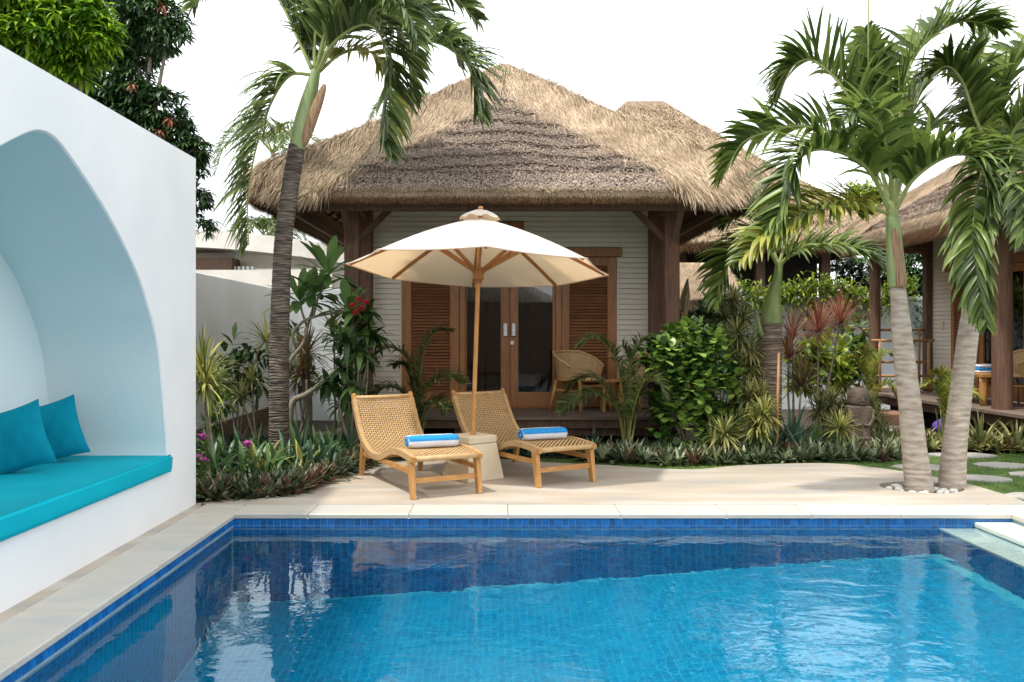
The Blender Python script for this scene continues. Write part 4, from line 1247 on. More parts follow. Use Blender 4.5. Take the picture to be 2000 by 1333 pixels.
def parasol():
    t = thing('parasol', 'octagonal cream canvas parasol with wooden pole and ribs', 'parasol', (-.275, 8.80, 0))
    base = np.array([-.275, 8.80, .46])
    tilt_x, tilt_y = .042, .075            # lean of the pole towards +x and +y per metre
    ax = nrm([tilt_x * .75, tilt_y, 1.0])
    ux = nrm(np.cross([0, 1, 0], ax)); uy = np.cross(ax, ux)
    def pt(r, a, h): return base + ax * h + (ux * cos(a) + uy * sin(a)) * r
    top, rim = 2.345, 1.745
    RR = 1.40
    MB().tube([pt(0, 0, -.02), pt(0, 0, 1.0), pt(0, 0, top + .03)], .0235, 12).build('pole', M['teak'], t, auto=40)
    A0 = radians(-86)
    ang = [A0 + 2 * pi * k / 8 for k in range(8)]
    # canopy: eight panels, slightly sagging between the ribs
    nr, ns = 9, 8
    vs, fs = [], []
    for k in range(8):
        for j in range(ns):
            f = j / ns
            a0, a1 = ang[k], ang[k] + 2 * pi / 8
            for i in range(nr + 1):
                u = i / nr
                r = .05 + (RR - .05) * u
                p = pt(r, a0, 0) * (1 - f) + pt(r, a1, 0) * f
                h = top - .02 - (top - .02 - rim) * (.05 + .95 * u) + .035 * sin(pi * u)
                sag = -.010 * sin(pi * f) * u ** 1.5
                inn = 1 - .018 * sin(pi * f) * u ** 4
                c = base
                p = c + (p - c) * inn + ax * (h + sag)
                vs.append(p)
    m = MB(); NN = 8 * ns
    for q in range(NN):
        q2 = (q + 1) % NN
        for i in range(nr):
            fs.append((q * (nr + 1) + i, q * (nr + 1) + i + 1, q2 * (nr + 1) + i + 1, q2 * (nr + 1) + i))
    m.add(vs, fs)
    can = m.build('canopy', M['canvas'], t, smooth=True)
    # hem
    hm = MB()
    rimv = [np.array(vs[q * (nr + 1) + nr]) for q in range(NN)] + [np.array(vs[nr])]
    hm.tube(rimv, .008, 6, cap=False).build('hem', M['canvas'], can, smooth=True)
    # vent cap with scalloped border and finial
    vs, fs = [], []
    for q in range(64):
        a = 2 * pi * q / 64
        for i in range(5):
            u = i / 4
            sc = .5 + .5 * cos(8 * (a - A0))
            r = .035 + .175 * u + (.012 * sc if i == 4 else 0)
            h = top + .045 - .085 * u ** 1.3 - (.035 * (1 - abs(sin(4 * (a - A0)))) * (i == 4)) + .012 * sin(8 * a) * u
            vs.append(pt(r, a, h))
    for q in range(64):
        q2 = (q + 1) % 64
        for i in range(4): fs.append((q * 5 + i, q * 5 + i + 1, q2 * 5 + i + 1, q2 * 5 + i))
    m = MB(); m.add(vs, fs); m.build('vent_cap', M['canvas'], t, smooth=True)
    m = MB(); m.sphere(tuple(pt(0, 0, top + .065)), (.03, .03, .022)); m.build('finial', M['teak'], t, smooth=True)
    hubh = 1.735
    m = MB()
    for (h0, h1, r) in ((hubh - .14, hubh - .10, .038), (hubh - .10, hubh - .02, .058), (hubh - .03, hubh + .03, .066)):
        m.tube([pt(0, 0, h0), pt(0, 0, h1)], r, 14)
    m.build('hub', M['joinery'], t, auto=40)
    for a in ang:
        def rib_h(r): 
            u = (r - .05) / (RR - .05)
            return top - .02 - (top - .02 - rim) * (.05 + .95 * u) + .035 * sin(pi * u) - .02
        rr = np.linspace(.06, RR - .04, 7)
        m = MB()
        for r0, r1 in zip(rr, rr[1:]):
            m.bar(pt(r0, a, rib_h(r0)), pt(r1, a, rib_h(r1)), .026, .030, up=ax)
        rb = m.build('rib', M['joinery_light'], t)
        MB().bar(pt(.06, a, hubh), pt(.62, a, rib_h(.62) - .01), .024, .032, up=ax).build('strut', M['joinery_light'], rb)
    # base block, a separate heavy foot that carries the pole
    b = thing('weighted_block', 'cream stone tapered block holding the parasol pole', 'parasol base', (-.275, 8.80, 0), radians(38))
    vs, fs = [], []
    def ring(h, w): return [(x * w, y * w, h) for x, y in ((-1, -1), (1, -1), (1, 1), (-1, 1))]
    m = MB(); m.add(ring(0, .235) + ring(.375, .178), [(3, 2, 1, 0), (4, 5, 6, 7), (0, 1, 5, 4), (1, 2, 6, 5), (2, 3, 7, 6), (3, 0, 4, 7)])
    o = m.build('block', M['base_stone'], b, local=True)
    mod = o.modifiers.new('b', 'BEVEL'); mod.width = .008; mod.segments = 2
    m = MB().box(-.182, .182, -.182, .182, .378, .455, .01); m.build('top_slab', M['base_stone'], b, local=True)
    m = MB().tube([(0, 0, .456), (0, 0, .50)], .034, 14); m.build('collar', M['teak'], b, local=True)
parasol()

# ================================================================== PORCH FURNITURE
def rattan_chair(label, loc, rz):
    t = thing('rattan_chair', label, 'chair', loc, rz, 'rattan armchairs on the porch')
    # faces local -y; barrel back and arms in one woven shell
    n, h = 26, 7
    vs, fs = [], []
    for i in range(n + 1):
        a = radians(-25) + radians(230) * i / n
        f = abs(2 * i / n - 1)
        top = .82 - .20 * max(0, (f - .35) / .65) ** 1.3
        for j in range(h + 1):
            v = j / h
            z = .44 + (top - .44) * v
            r = .27 + .05 * v
            vs.append((cos(a) * r * 1.05, sin(a) * r, z))
    W = MB()
    def P(i, j): return np.array(vs[i * (h + 1) + j])
    # woven shell as vertical and horizontal strips
    for i in range(n):
        for s in (.08, .55):
            st = [(P(i, j) * (1 - s) + P(i + 1, j) * s, P(i, j) * (1 - s - .36) + P(i + 1, j) * (s + .36)) for j in range(h + 1)]
            W.add([p for pr in st for p in pr], [(2 * j, 2 * j + 1, 2 * j + 3, 2 * j + 2) for j in range(h)])
    for j in range(h):
        for s in (.05, .55):
            st = [(P(i, j) * (1 - s) + P(i, j + 1) * s, P(i, j) * (1 - s - .38) + P(i, j + 1) * (s + .38)) for i in range(n + 1)]
            W.add([p * np.array([1.012, 1.012, 1]) for pr in st for p in pr], [(2 * i, 2 * i + 1, 2 * i + 3, 2 * i + 2) for i in range(n)])
    W.build('woven_back', M['rattan'], t, local=True, kind='stuff')
    MB().tube([P(i, h) for i in range(n + 1)], .016, 8).build('arm_rim', M['rattan'], t, local=True, smooth=True)
    MB().tube([P(i, 0) for i in range(n + 1)], .014, 8).build('seat_rim', M['teak_x'], t, local=True, smooth=True)
    s = MB(); s.lathe([(.05, .42), (.26, .42), (.29, .44), (.28, .475), (.05, .485)], (0, -.02, 0), 22)
    s.build('seat', M['rattan'], t, local=True, smooth=True)
    for sx in (-1, 1):
        for sy in (-1, 1):
            MB().tube([(sx * .29, sy * .27 - .02, 0), (sx * .23, sy * .20 - .02, .43)], [.016, .022], 8).build('leg', M['teak'], t, local=True, smooth=True)
        MB().bar((sx * .245, -.22, .30), (sx * .245, .18, .30), .02, .03).build('stretcher', M['teak_x'], t, local=True)
    MB().bar((-.24, -.235, .36), (.24, -.235, .36), .02, .03).build('stretcher', M['teak_x'], t, local=True)
    return t
rattan_chair('woven rattan armchair on the porch in front of the shutter', (1.14, 11.90, DECK_Z), radians(42)).scale = (1.12, 1.12, 1.04)
rattan_chair('woven rattan armchair on the porch half hidden by the round-leaved shrub', (2.02, 12.0, DECK_Z), radians(-55))
rattan_chair('woven rattan armchair on the second bungalow porch', (7.72, 12.55, .45), radians(-90))

t = thing('side_table', 'small square wooden table between the porch chairs', 'table', (1.60, 11.95, DECK_Z))
MB().box(-.15, .15, -.15, .15, .42, .45, .006).build('table_top', M['teak_x'], t, local=True)
for sx in (-1, 1):
    for sy in (-1, 1):
        MB().box(sx * .12 - .018, sx * .12 + .018, sy * .12 - .018, sy * .12 + .018, 0, .418).build('leg', M['teak'], t, local=True)
m = MB().lathe([(.055, 0), (.07, .02), (.085, .15), (.09, .17), (.08, .175), (.07, .15)], (2.26, 11.32, DECK_Z), 18)
tag(m.build('white_pot', M['pot'], smooth=True), 'small white pot at the end of the porch deck', 'pot')

t = thing('daybed', 'wooden daybed with stout turned legs on the second bungalow porch', 'daybed', (7.35, 12.9, .45))
MB().box(7.12, 7.62, 12.35, 13.5, .87, .93, .008).build('bed_frame', M['teak_x'], t)
for x in (7.18, 7.56):
    for y in (12.42, 13.42):
        MB().lathe([(.045, 0), (.05, .1), (.06, .25), (.05, .36), (.055, .418)], (x, y, .45), 12).build('leg', M['teak'], t, smooth=True)
for k in range(3):
    m = MB().box(7.15 + .01 * k, 7.58 - .015 * k, 12.5, 12.95, .932 + k * .042, .932 + k * .042 + .040, .014)
    o = m.build('folded_towel', M['towel_blue'] if k == 1 else M['towel_white'])
    tag(o, ['white towel at the bottom of the pile on the porch daybed', 'blue towel in the middle of the pile on the daybed', 'white towel on top of the pile on the porch daybed'][k], 'towel', 'folded towels on the daybed')

t = thing('bamboo_rack', 'bamboo drying rack standing behind the pale palm trunk', 'rack', (7.35, 15.6, .45))
for y, x in ((15.4, 7.0), (15.4, 7.9), (15.75, 7.0), (15.75, 7.9)):
    MB().tube([(x, y, .45), (x, y, 1.42 if y < 15.5 else 1.62)], .028, 8).build('leg', M['bamboo'], t, smooth=True)
for y, z in ((15.4, 1.40), (15.75, 1.60), (15.4, .75), (15.4, .52), (15.58, 1.0)):
    MB().tube([(6.85, y, z), (8.0, y, z)], .026, 8).build('rail', M['bamboo'], t, smooth=True)
o = MB().box(6.2, 6.95, 14.1, 14.75, -.05, .18, .02).build('stone_step', M['terracotta'])
tag(o, 'terracotta block step below the second bungalow deck', 'step')
o = MB().box(5.75, 6.7, 13.2, 13.9, -.05, .0, .01).build('stepping_stone', M['paving'])
tag(o, 'pale square stone slab lying before the terracotta step', 'stepping stone')
m = MB().sphere((6.75, 12.6, .12), (.22, .16, .13), 12, 8, .12)
tag(m.build('purple_bag', M['purple'], smooth=True), 'purple cloth bag lying under the second bungalow deck', 'bag')

def statue():
    t = thing('stone_statue', 'weathered brown carved stone statue among the ground cover', 'statue', (4.70, 10.95, 0))
    def sq(cx, cyy, rows, seg=24, p=4):
        m = MB(); vs, fs = [], []
        for (w, d, z, oy) in rows:
            for k in range(seg):
                a = 2 * pi * k / seg; c, s = cos(a), sin(a)
                r = (abs(c) ** p + abs(s) ** p) ** (-1 / p)
                vs.append((cx + c * r * w * (1 + random.uniform(-.02, .02)), cyy + oy + s * r * d * (1 + random.uniform(-.02, .02)), z))
        n = len(rows)
        for i in range(n - 1):
            for k in range(seg): fs.append((i * seg + k, i * seg + (k + 1) % seg, (i + 1) * seg + (k + 1) % seg, (i + 1) * seg + k))
        fs += [tuple(reversed(range(seg))), tuple((n - 1) * seg + k for k in range(seg))]
        return m.add(vs, fs)
    x, y = 4.70, 10.95
    sq(x, y, [(.20, .18, -.05, 0), (.20, .18, .10, 0), (.17, .16, .13, 0)], p=5).build('plinth', M['black_stone'], t, auto=40)
    sq(x, y, [(.13, .12, .131, 0), (.155, .13, .16, 0), (.135, .115, .19, 0), (.125, .11, .30, 0), (.14, .12, .42, 0), (.155, .13, .50, 0), (.155, .13, .565, 0), (.11, .11, .58, 0)]).build('body', M['statue'], t, auto=40)
    sq(x, y, [(.09, .09, .575, 0), (.12, .115, .60, 0), (.125, .12, .64, 0), (.12, .12, .68, 0), (.128, .12, .70, 0), (.12, .115, .76, 0), (.09, .09, .80, 0), (.05, .05, .815, 0)], p=2.6).build('head', M['statue'], t, auto=50)
    for sx in (-1, 1):
        MB().tube([(x + sx * .135, y - .06, .54), (x + sx * .15, y - .10, .42), (x + sx * .08, y - .135, .33), (x + sx * .02, y - .13, .34)], [.028, .026, .024, .02], 8).build('arm', M['statue'], t, smooth=True)
        MB().sphere((x + sx * .045, y - .112, .68), (.018, .012, .01)).build('eye', M['statue'], t, smooth=True)
    MB().bar((x, y - .118, .70), (x, y - .135, .645), .02, .02, w2=.035, h2=.03).build('nose', M['statue'], t)
    MB().bar((x - .04, y - .117, .618), (x + .04, y - .117, .618), .02, .016).build('mouth', M['statue'], t)
statue()

# pebbles round the twin palms
for k in range(46):
    a = random.uniform(0, 2 * pi); r = RING[2] * math.sqrt(random.uniform(.05, .9))
    x, y = RING[0] + r * cos(a), RING[1] + r * .82 * sin(a)
    s = random.uniform(.022, .045)
    o = MB().sphere((0, 0, 0), (s, s * random.uniform(.7, 1), s * .65), 8, 6, .12).build('pebble', M['pebble'], smooth=True)
    o.location = (x, y, -.045 + s * .4); o.rotation_euler = (0, 0, random.uniform(0, 6))
    tag(o, 'smooth white pebble in the round hole about the twin palms', 'pebble', 'pebbles in the palm hole')

# ================================================================== PLANTS
def blades(o, d, L, W, droop, K=4, prof='lance', fold=.25, ref=None):
    """N leaf blades of K segments and three vertices across; returns vertices and quads"""
    o, d = np.asarray(o, float), nrm(d)
    n = len(o)
    L = np.broadcast_to(np.asarray(L, float), (n,)); W = np.broadcast_to(np.asarray(W, float), (n,)); droop = np.broadcast_to(np.asarray(droop, float), (n,))
    ts = np.linspace(0, 1, K + 1)
    if prof == 'lance': wp = np.sin(pi * np.clip(.08 + .92 * ts, 0, 1) ** .62) ** .9 + .02
    elif prof == 'strap': wp = np.minimum(1, .55 + ts * 1.8) * np.clip((1 - ts) * 3.0, .02, 1) ** .7
    elif prof == 'ovate': wp = np.sin(pi * np.clip(.05 + .93 * ts, 0, 1)) ** .6
    elif prof == 'obovate': wp = np.sin(pi * np.clip(.03 + .93 * ts, 0, 1) ** 1.45) ** .8
    elif prof == 'palm': wp = np.minimum(1, .45 + ts * 3.0) * np.clip((1 - ts) * 1.9, .015, 1) ** .8
    if ref is None:
        zz = np.tile([0., 0, 1.], (n, 1)) + rng.normal(0, .02, (n, 3))
        side = nrm(np.cross(d, zz))
    else:
        side = nrm(np.cross(d, ref))
    pos, dr = o.copy(), d.copy()
    V = np.empty((n, K + 1, 3, 3))
    for k in range(K + 1):
        up = nrm(np.cross(side, dr))
        w = (W * wp[k] / 2)[:, None]
        V[:, k, 0] = pos - side * w + up * w * fold
        V[:, k, 1] = pos
        V[:, k, 2] = pos + side * w + up * w * fold
        dr = nrm(dr + np.array([0, 0, -1.]) * (droop * (.35 + 1.3 * ts[k]) / K)[:, None])
        pos = pos + dr * (L / K)[:, None]
    q = []
    for k in range(K):
        for c in (0, 1):
            q.append([k * 3 + c, k * 3 + c + 1, (k + 1) * 3 + c + 1, (k + 1) * 3 + c])
    q = np.array(q)
    F = (np.arange(n)[:, None, None] * (K + 1) * 3 + q[None]).reshape(-1, 4)
    return V.reshape(-1, 3), F

def leaves(name, parent, material, parts, kind=None):
    """join several (V, F) blade sets into one mesh object"""
    b, VV, FF = 0, [], []
    for V, F in parts:
        VV.append(V); FF.append(F + b); b += len(V)
    return link(name, np_mesh(name, np.concatenate(VV), np.concatenate(FF), material, True), parent, kind=kind)

def rosette(c, n, L, W, el=(10, 80), droop=.9, prof='strap', K=5, fold=.3, r0=.01, az0=0.0):
    a = az0 + np.arange(n) * 2.39996 + rng.normal(0, .15, n)
    f = (np.arange(n) + .5) / n
    e = np.radians(el[0] + (el[1] - el[0]) * f + rng.normal(0, 5, n))
    d = np.stack([np.cos(a) * np.cos(e), np.sin(a) * np.cos(e), np.sin(e)], 1)
    o = np.asarray(c, float) + d * r0 * np.array([1, 1, .4])
    return blades(o, d, L * rng.uniform(.75, 1.12, n), W * rng.uniform(.8, 1.15, n), droop * rng.uniform(.6, 1.3, n), K, prof, fold)

# ---------------------------------------------------------------- palms
def frond(parent, ctrl, material, n=58, Lmax=.62, W=.054, droop=1.0, start=.13, vee=.45, spread=.62, fwd=.55, radius=.022, name='frond', sign=None, rmat='rachis'):
    n = int(n * 1.18)
    P = spline(ctrl, 60)
    T = nrm(np.gradient(P, axis=0))
    mid = P[len(P) // 2]
    S = np.cross(mid - P[0], P[-1] - mid)
    S = nrm(S) if np.linalg.norm(S) > 1e-5 else np.array([0, -1., 0])
    U = nrm(np.cross(S, T))
    chk = U[len(P) // 3]
    flip = (U[20:45, 2].mean() < 0) if sign is None else sign < 0
    if flip:
        S = -S; U = -U
    rad = np.linspace(radius, .004, 60)
    m = MB().tube(P, rad, 7)
    fo = m.build(name, M[rmat], parent, smooth=True)
    o_, d_, l_, r_ = [], [], [], []
    for i in range(n):
        t = start + (1 - start) * (i + .3) / n
        k = t * 59; k0 = int(min(58, k)); f = k - k0
        p = P[k0] * (1 - f) + P[k0 + 1] * f
        tt, uu = T[k0], U[k0]
        prof = (.50 + .50 * math.sin(pi * min(1, (t - start) / (1 - start) * .9 + .12) ** .75))
        if t > .8: prof *= 1 - (t - .8) * 1.6
        for s in (-1, 1):
            j = rng.normal(0, .11, 3)
            fw = fwd + .5 * max(0, t - .6)
            d_.append(tt * fw + S * s * spread + uu * vee * rng.uniform(.6, 1.3) + j)
            o_.append(p + uu * .004)
            l_.append(Lmax * prof * rng.uniform(.85, 1.1))
            r_.append(uu)
    V, F = blades(o_, d_, l_, np.array([W * rng.uniform(.75, 1.15) for _ in o_]), np.array([droop * rng.uniform(.5, 1.5) for _ in o_]), 6, 'palm', .35, np.array(r_))
    leaves('leaflets', fo, material, [(V, F)], 'stuff')
    return fo

def pts(lst, Y0):
    """control points given as (photo x, photo y, depth offset from Y0)"""
    return [at(a, b, Y0 + c) for a, b, c in lst]

def trunk_tube(parent, path, radii, material, name='trunk', ring=.0, seg=20, n=60):
    P = spline(path, n)
    r = np.interp(np.linspace(0, 1, n), np.linspace(0, 1, len(radii)), radii)
    r = r * (1 + ring * np.where(np.arange(n) % 2 == 0, 1, -1)) * (1 + rng.normal(0, .006, n))
    return MB().tube(P, r, seg).build(name, material, parent, smooth=True)

def left_palm():
    Y = 9.55
    base = at(545, 915, Y); base[2] = -.05
    t = thing('palm_tree', 'tall palm with dark ringed trunk rising from the flower bed before the roof', 'palm tree', tuple(base))
    trunk_tube(t, [base, at(545, 800, Y), at(546, 650, Y), at(553, 480, Y), at(565, 380, Y), at(580, 285, Y)],
               [.118, .112, .112, .104, .100, .097, .094], M['trunk_dark'], ring=.016, n=110)
    cs = trunk_tube(t, [at(580, 292, Y), at(588, 250, Y), at(600, 205, Y), at(611, 165, Y), at(617, 138, Y)], [.092, .098, .088, .07, .052], M['shaft'], 'crownshaft')
    sh = MB()
    P = spline([at(588, 288, Y - .03), at(603, 250, Y - .05), at(620, 205, Y - .05), at(634, 165, Y - .03)], 16)
    sh.tube(P, [.03, .05, .060, .064, .066, .066, .066, .064, .062, .060, .058, .054, .050, .045, .036, .018], 12, flat=.7)
    sh.build('dry_sheath', M['shaft_brown'], t, smooth=True)
    g = 'palm_deep'
    fr = [
        ([(606, 146, 0), (566, 148, -.1), (531, 198, -.15), (500, 290, -.2), (484, 390, -.2), (486, 480, -.15)], dict(Lmax=.84, droop=1.2, n=60)),
        ([(608, 135, 0), (577, 65, .1), (545, 0, .2), (490, -70, .3), (420, -60, .35), (378, 15, .4)], dict(Lmax=.62)),
        ([(614, 132, 0), (616, 60, .1), (632, -20, .25), (670, -110, .4), (740, -170, .5)], dict(Lmax=.66)),
        ([(620, 140, 0), (645, 92, -.15), (685, 58, -.3), (722, 50, -.4), (748, 80, -.45), (757, 150, -.5), (748, 240, -.5), (757, 300, -.5)], dict(Lmax=.70, n=66)),
        ([(622, 140, 0), (672, 62, -.2), (750, 30, -.35), (822, 72, -.5), (872, 92, -.55), (908, 120, -.6), (924, 165, -.6), (930, 225, -.6)], dict(Lmax=.80, n=72)),
        ([(622, 142, 0), (662, 108, .3), (705, 98, .5), (745, 120, .7), (765, 190, .8), (772, 260, .85)], dict(Lmax=.5, mat='palm_yellow', n=44)),
        ([(616, 136, 0), (660, 30, .2), (720, -30, .35), (800, -40, .5), (880, -10, .6), (930, 40, .65)], dict(Lmax=.62)),
        ([(614, 138, 0), (640, 60, .3), (690, 10, .6), (760, 30, .9), (800, 110, 1.1), (806, 200, 1.2)], dict(Lmax=.58)),
        ([(612, 140, 0), (590, 80, .4), (600, 10, .8), (630, -60, 1.2)], dict(Lmax=.5)),
        ([(620, 138, 0), (655, 70, .1), (705, 22, .1), (765, 8, .1), (830, 30, .1), (880, 80, .1), (895, 130, .1)], dict(Lmax=.68)),
        ([(618, 136, 0), (640, 50, -.3), (670, -10, -.6), (730, -20, -.9), (790, 20, -1.1), (815, 90, -1.2)], dict(Lmax=.62)),
    ]
    for c, kw in fr:
        mt = M[kw.pop('mat', g)]
        frond(t, pts(c, Y), mt, **kw)
    # flower stalk below the crownshaft
    st = MB().tube(spline([at(578, 282, Y - .06), at(565, 262, Y - .12), at(548, 250, Y - .16)], 8), .012, 6).build('flower_stalk', M['rachis'], t, smooth=True)
    leaves('flower_spray', st, M['palm_yellow'], [rosette(at(548, 250, Y - .16), 40, .13, .012, (-40, 70), .6, 'lance', 3)], 'stuff')
left_palm()

def twin_palms():
    Y = 8.26
    b1 = at(1797, 952, Y); b1[2] = -.06
    t = thing('palm_tree', 'pale trunked palm with tan crownshaft in the patio planting hole', 'palm tree', tuple(b1))
    trunk_tube(t, [b1, at(1786, 880, Y), at(1776, 780, Y), at(1764, 680, Y), at(1757, 600, Y), at(1753, 556, Y)], [.135, .118, .108, .100, .092, .078, .070], M['trunk_pale'], ring=.006, n=90)
    trunk_tube(t, [at(1753, 560, Y), at(1750, 520, Y), at(1746, 470, Y), at(1743, 425, Y)], [.088, .086, .074, .064], M['shaft'], 'crownshaft')
    sh = MB(); sh.tube(spline([at(1758, 561, Y - .045), at(1755, 520, Y - .045), at(1749, 475, Y - .04), at(1744, 440, Y - .02)], 12), np.r_[.056, np.linspace(.062, .045, 10), .02], 12)
    sh.build('dry_sheath', M['shaft_brown'], t, smooth=True)
    trunk_tube(t, [at(1743, 432, Y), at(1742, 400, Y), at(1742, 350, Y + .02)], [.062, .05, .028], M['rachis'], 'leaf_bases', n=20)
    fr = [
        ([(1738, 415, 0), (1704, 344, -.15), (1665, 308, -.3), (1607, 292, -.45), (1567, 306, -.5), (1545, 345, -.55), (1530, 405, -.55), (1500, 450, -.55)], dict(Lmax=.60, n=62)),
        ([(1748, 415, 0), (1775, 362, -.2), (1812, 327, -.35), (1855, 305, -.5), (1892, 305, -.6), (1918, 328, -.65), (1930, 375, -.7), (1926, 430, -.7)], dict(Lmax=.60, n=62)),
        ([(1740, 400, 0), (1708, 290, .1), (1668, 207, .2), (1628, 150, .25), (1585, 118, .3), (1553, 126, .3), (1535, 155, .3), (1522, 195, .3)], dict(Lmax=.62, n=62)),
        ([(1744, 395, 0), (1752, 270, 0), (1766, 160, 0), (1795, 98, 0), (1835, 62, 0), (1873, 44, .0), (1910, 44, .0), (1955, 62, .0)], dict(Lmax=.60, n=62)),
        ([(1738, 405, 0), (1697, 318, .35), (1630, 262, .55), (1560, 246, .7), (1500, 258, .8), (1455, 276, .85), (1430, 310, .85), (1408, 352, .85)], dict(Lmax=.55, n=60)),
        ([(1735, 418, 0), (1690, 402, -.2), (1640, 402, -.35), (1590, 412, -.45), (1540, 434, -.5), (1490, 465, -.55), (1450, 510, -.55)], dict(Lmax=.52, n=60, mat='palm_yellow')),
        ([(1744, 395, 0), (1736, 300, .15), (1715, 210, .3), (1706, 140, .4), (1690, 60, .5)], dict(Lmax=.5)),
        ([(1746, 400, 0), (1780, 300, .3), (1830, 245, .55), (1890, 250, .75), (1925, 300, .85), (1935, 360, .9)], dict(Lmax=.52)),
        ([(1744, 400, 0), (1735, 310, -.25), (1715, 240, -.5), (1680, 215, -.75), (1640, 235, -.95)], dict(Lmax=.46, n=46)),
        ([(1744, 395, 0), (1770, 260, .4), (1800, 180, .8), (1850, 130, 1.1), (1900, 140, 1.3)], dict(Lmax=.55)),
    ]
    for c, kw in fr:
        frond(t, pts(c, Y), M[kw.pop('mat', 'palm')], **kw)
    m = MB(); m.tube([at(1696, 250, Y + .3), at(1696, 0, Y + .3), at(1694, -60, Y + .3)], [.012, .008, .003], 6)
    m.build('spear_leaf', M['rachis'], t, smooth=True)
    Y2 = 8.45
    b2 = at(1858, 950, Y2 - .12); b2[2] = -.06
    t = thing('palm_tree', 'leaning pale trunked palm sharing the patio planting hole', 'palm tree', tuple(b2))
    trunk_tube(t, [b2, at(1866, 860, Y2 - .1), at(1879, 750, Y2 - .08), at(1893, 640, Y2 - .05), at(1912, 540, Y2), at(1930, 460, Y2)], [.128, .114, .104, .098, .092, .08, .07], M['trunk_pale'], ring=.006, n=90)
    trunk_tube(t, [at(1929, 464, Y2), at(1938, 420, Y2), at(1944, 370, Y2), at(1948, 320, Y2)], [.078, .078, .065, .045], M['shaft'], 'crownshaft')
    fr = [
        ([(1946, 325, 0), (1928, 318, -.35), (1912, 360, -.6), (1902, 430, -.75), (1904, 500, -.8), (1914, 570, -.8), (1926, 630, -.75)], dict(Lmax=.46, n=56, droop=1.6)),
        ([(1946, 320, 0), (1905, 230, .0), (1880, 160, .0), (1850, 130, .0), (1815, 150, 0)], dict(Lmax=.52)),
        ([(1948, 315, 0), (1955, 210, .1), (1985, 130, .15), (2030, 90, .2), (2090, 100, .3)], dict(Lmax=.55)),
        ([(1950, 320, 0), (1990, 240, -.2), (2040, 220, -.3), (2090, 260, -.4)], dict(Lmax=.52)),
        ([(1948, 322, 0), (1975, 290, -.4), (1995, 310, -.7), (2000, 380, -.9), (1996, 470, -.95)], dict(Lmax=.5, n=50)),
        ([(1946, 318, 0), (1925, 200, .3), (1918, 120, .5), (1935, 60, .6)], dict(Lmax=.5)),
        ([(1948, 318, 0), (1965, 260, .5), (1960, 230, .9), (1930, 260, 1.3), (1910, 330, 1.5)], dict(Lmax=.5)),
    ]
    for c, kw in fr:
        frond(t, pts(c, Y2), M[kw.pop('mat', 'palm')], **kw)
twin_palms()

def bottle_palm():
    Y = 11.1
    b = at(1497, 880, Y); b[2] = -.05
    t = thing('palm_tree', 'squat bottle palm with swollen brown trunk and bulging green crownshaft', 'palm tree', tuple(b))
    trunk_tube(t, [b, at(1493, 800, Y), at(1496, 740, Y), at(1502, 680, Y), at(1505, 632, Y)], [.20, .22, .215, .19, .165, .15], M['trunk_fat'], ring=.012, n=60)
    trunk_tube(t, [at(1506, 634, Y), at(1507, 610, Y), at(1512, 575, Y), at(1519, 540, Y), at(1522, 510, Y)], [.135, .13, .085, .058, .048], M['shaft_fat'], 'crownshaft', n=40)
    MB().tube(spline([at(1489, 660, Y - .12), at(1483, 640, Y - .16), at(1480, 618, Y - .17)], 8), [.02, .032, .036, .034, .03, .024, .014, .004], 8).build('flower_sheath', M['shaft_fat'], t, smooth=True)
    fr = [
        ([(1519, 520, 0), (1503, 490, -.15), (1484, 466, -.3), (1452, 476, -.45), (1424, 505, -.55), (1408, 545, -.6), (1400, 592, -.6)], dict(Lmax=.56, n=56)),
        ([(1523, 520, 0), (1540, 502, -.1), (1575, 490, -.2), (1625, 484, -.3), (1670, 490, -.35), (1700, 504, -.4), (1722, 520, -.4)], dict(Lmax=.56, n=56)),
        ([(1521, 515, 0), (1545, 455, .1), (1590, 418, .2), (1645, 405, .3), (1690, 420, .35)], dict(Lmax=.55, mat='palm_yellow')),
        ([(1519, 515, 0), (1495, 450, .2), (1450, 420, .4), (1415, 440, .5)], dict(Lmax=.5)),
    ]
    for c, kw in fr:
        frond(t, pts(c, Y), M[kw.pop('mat', 'palm')], radius=.026, **kw)
bottle_palm()

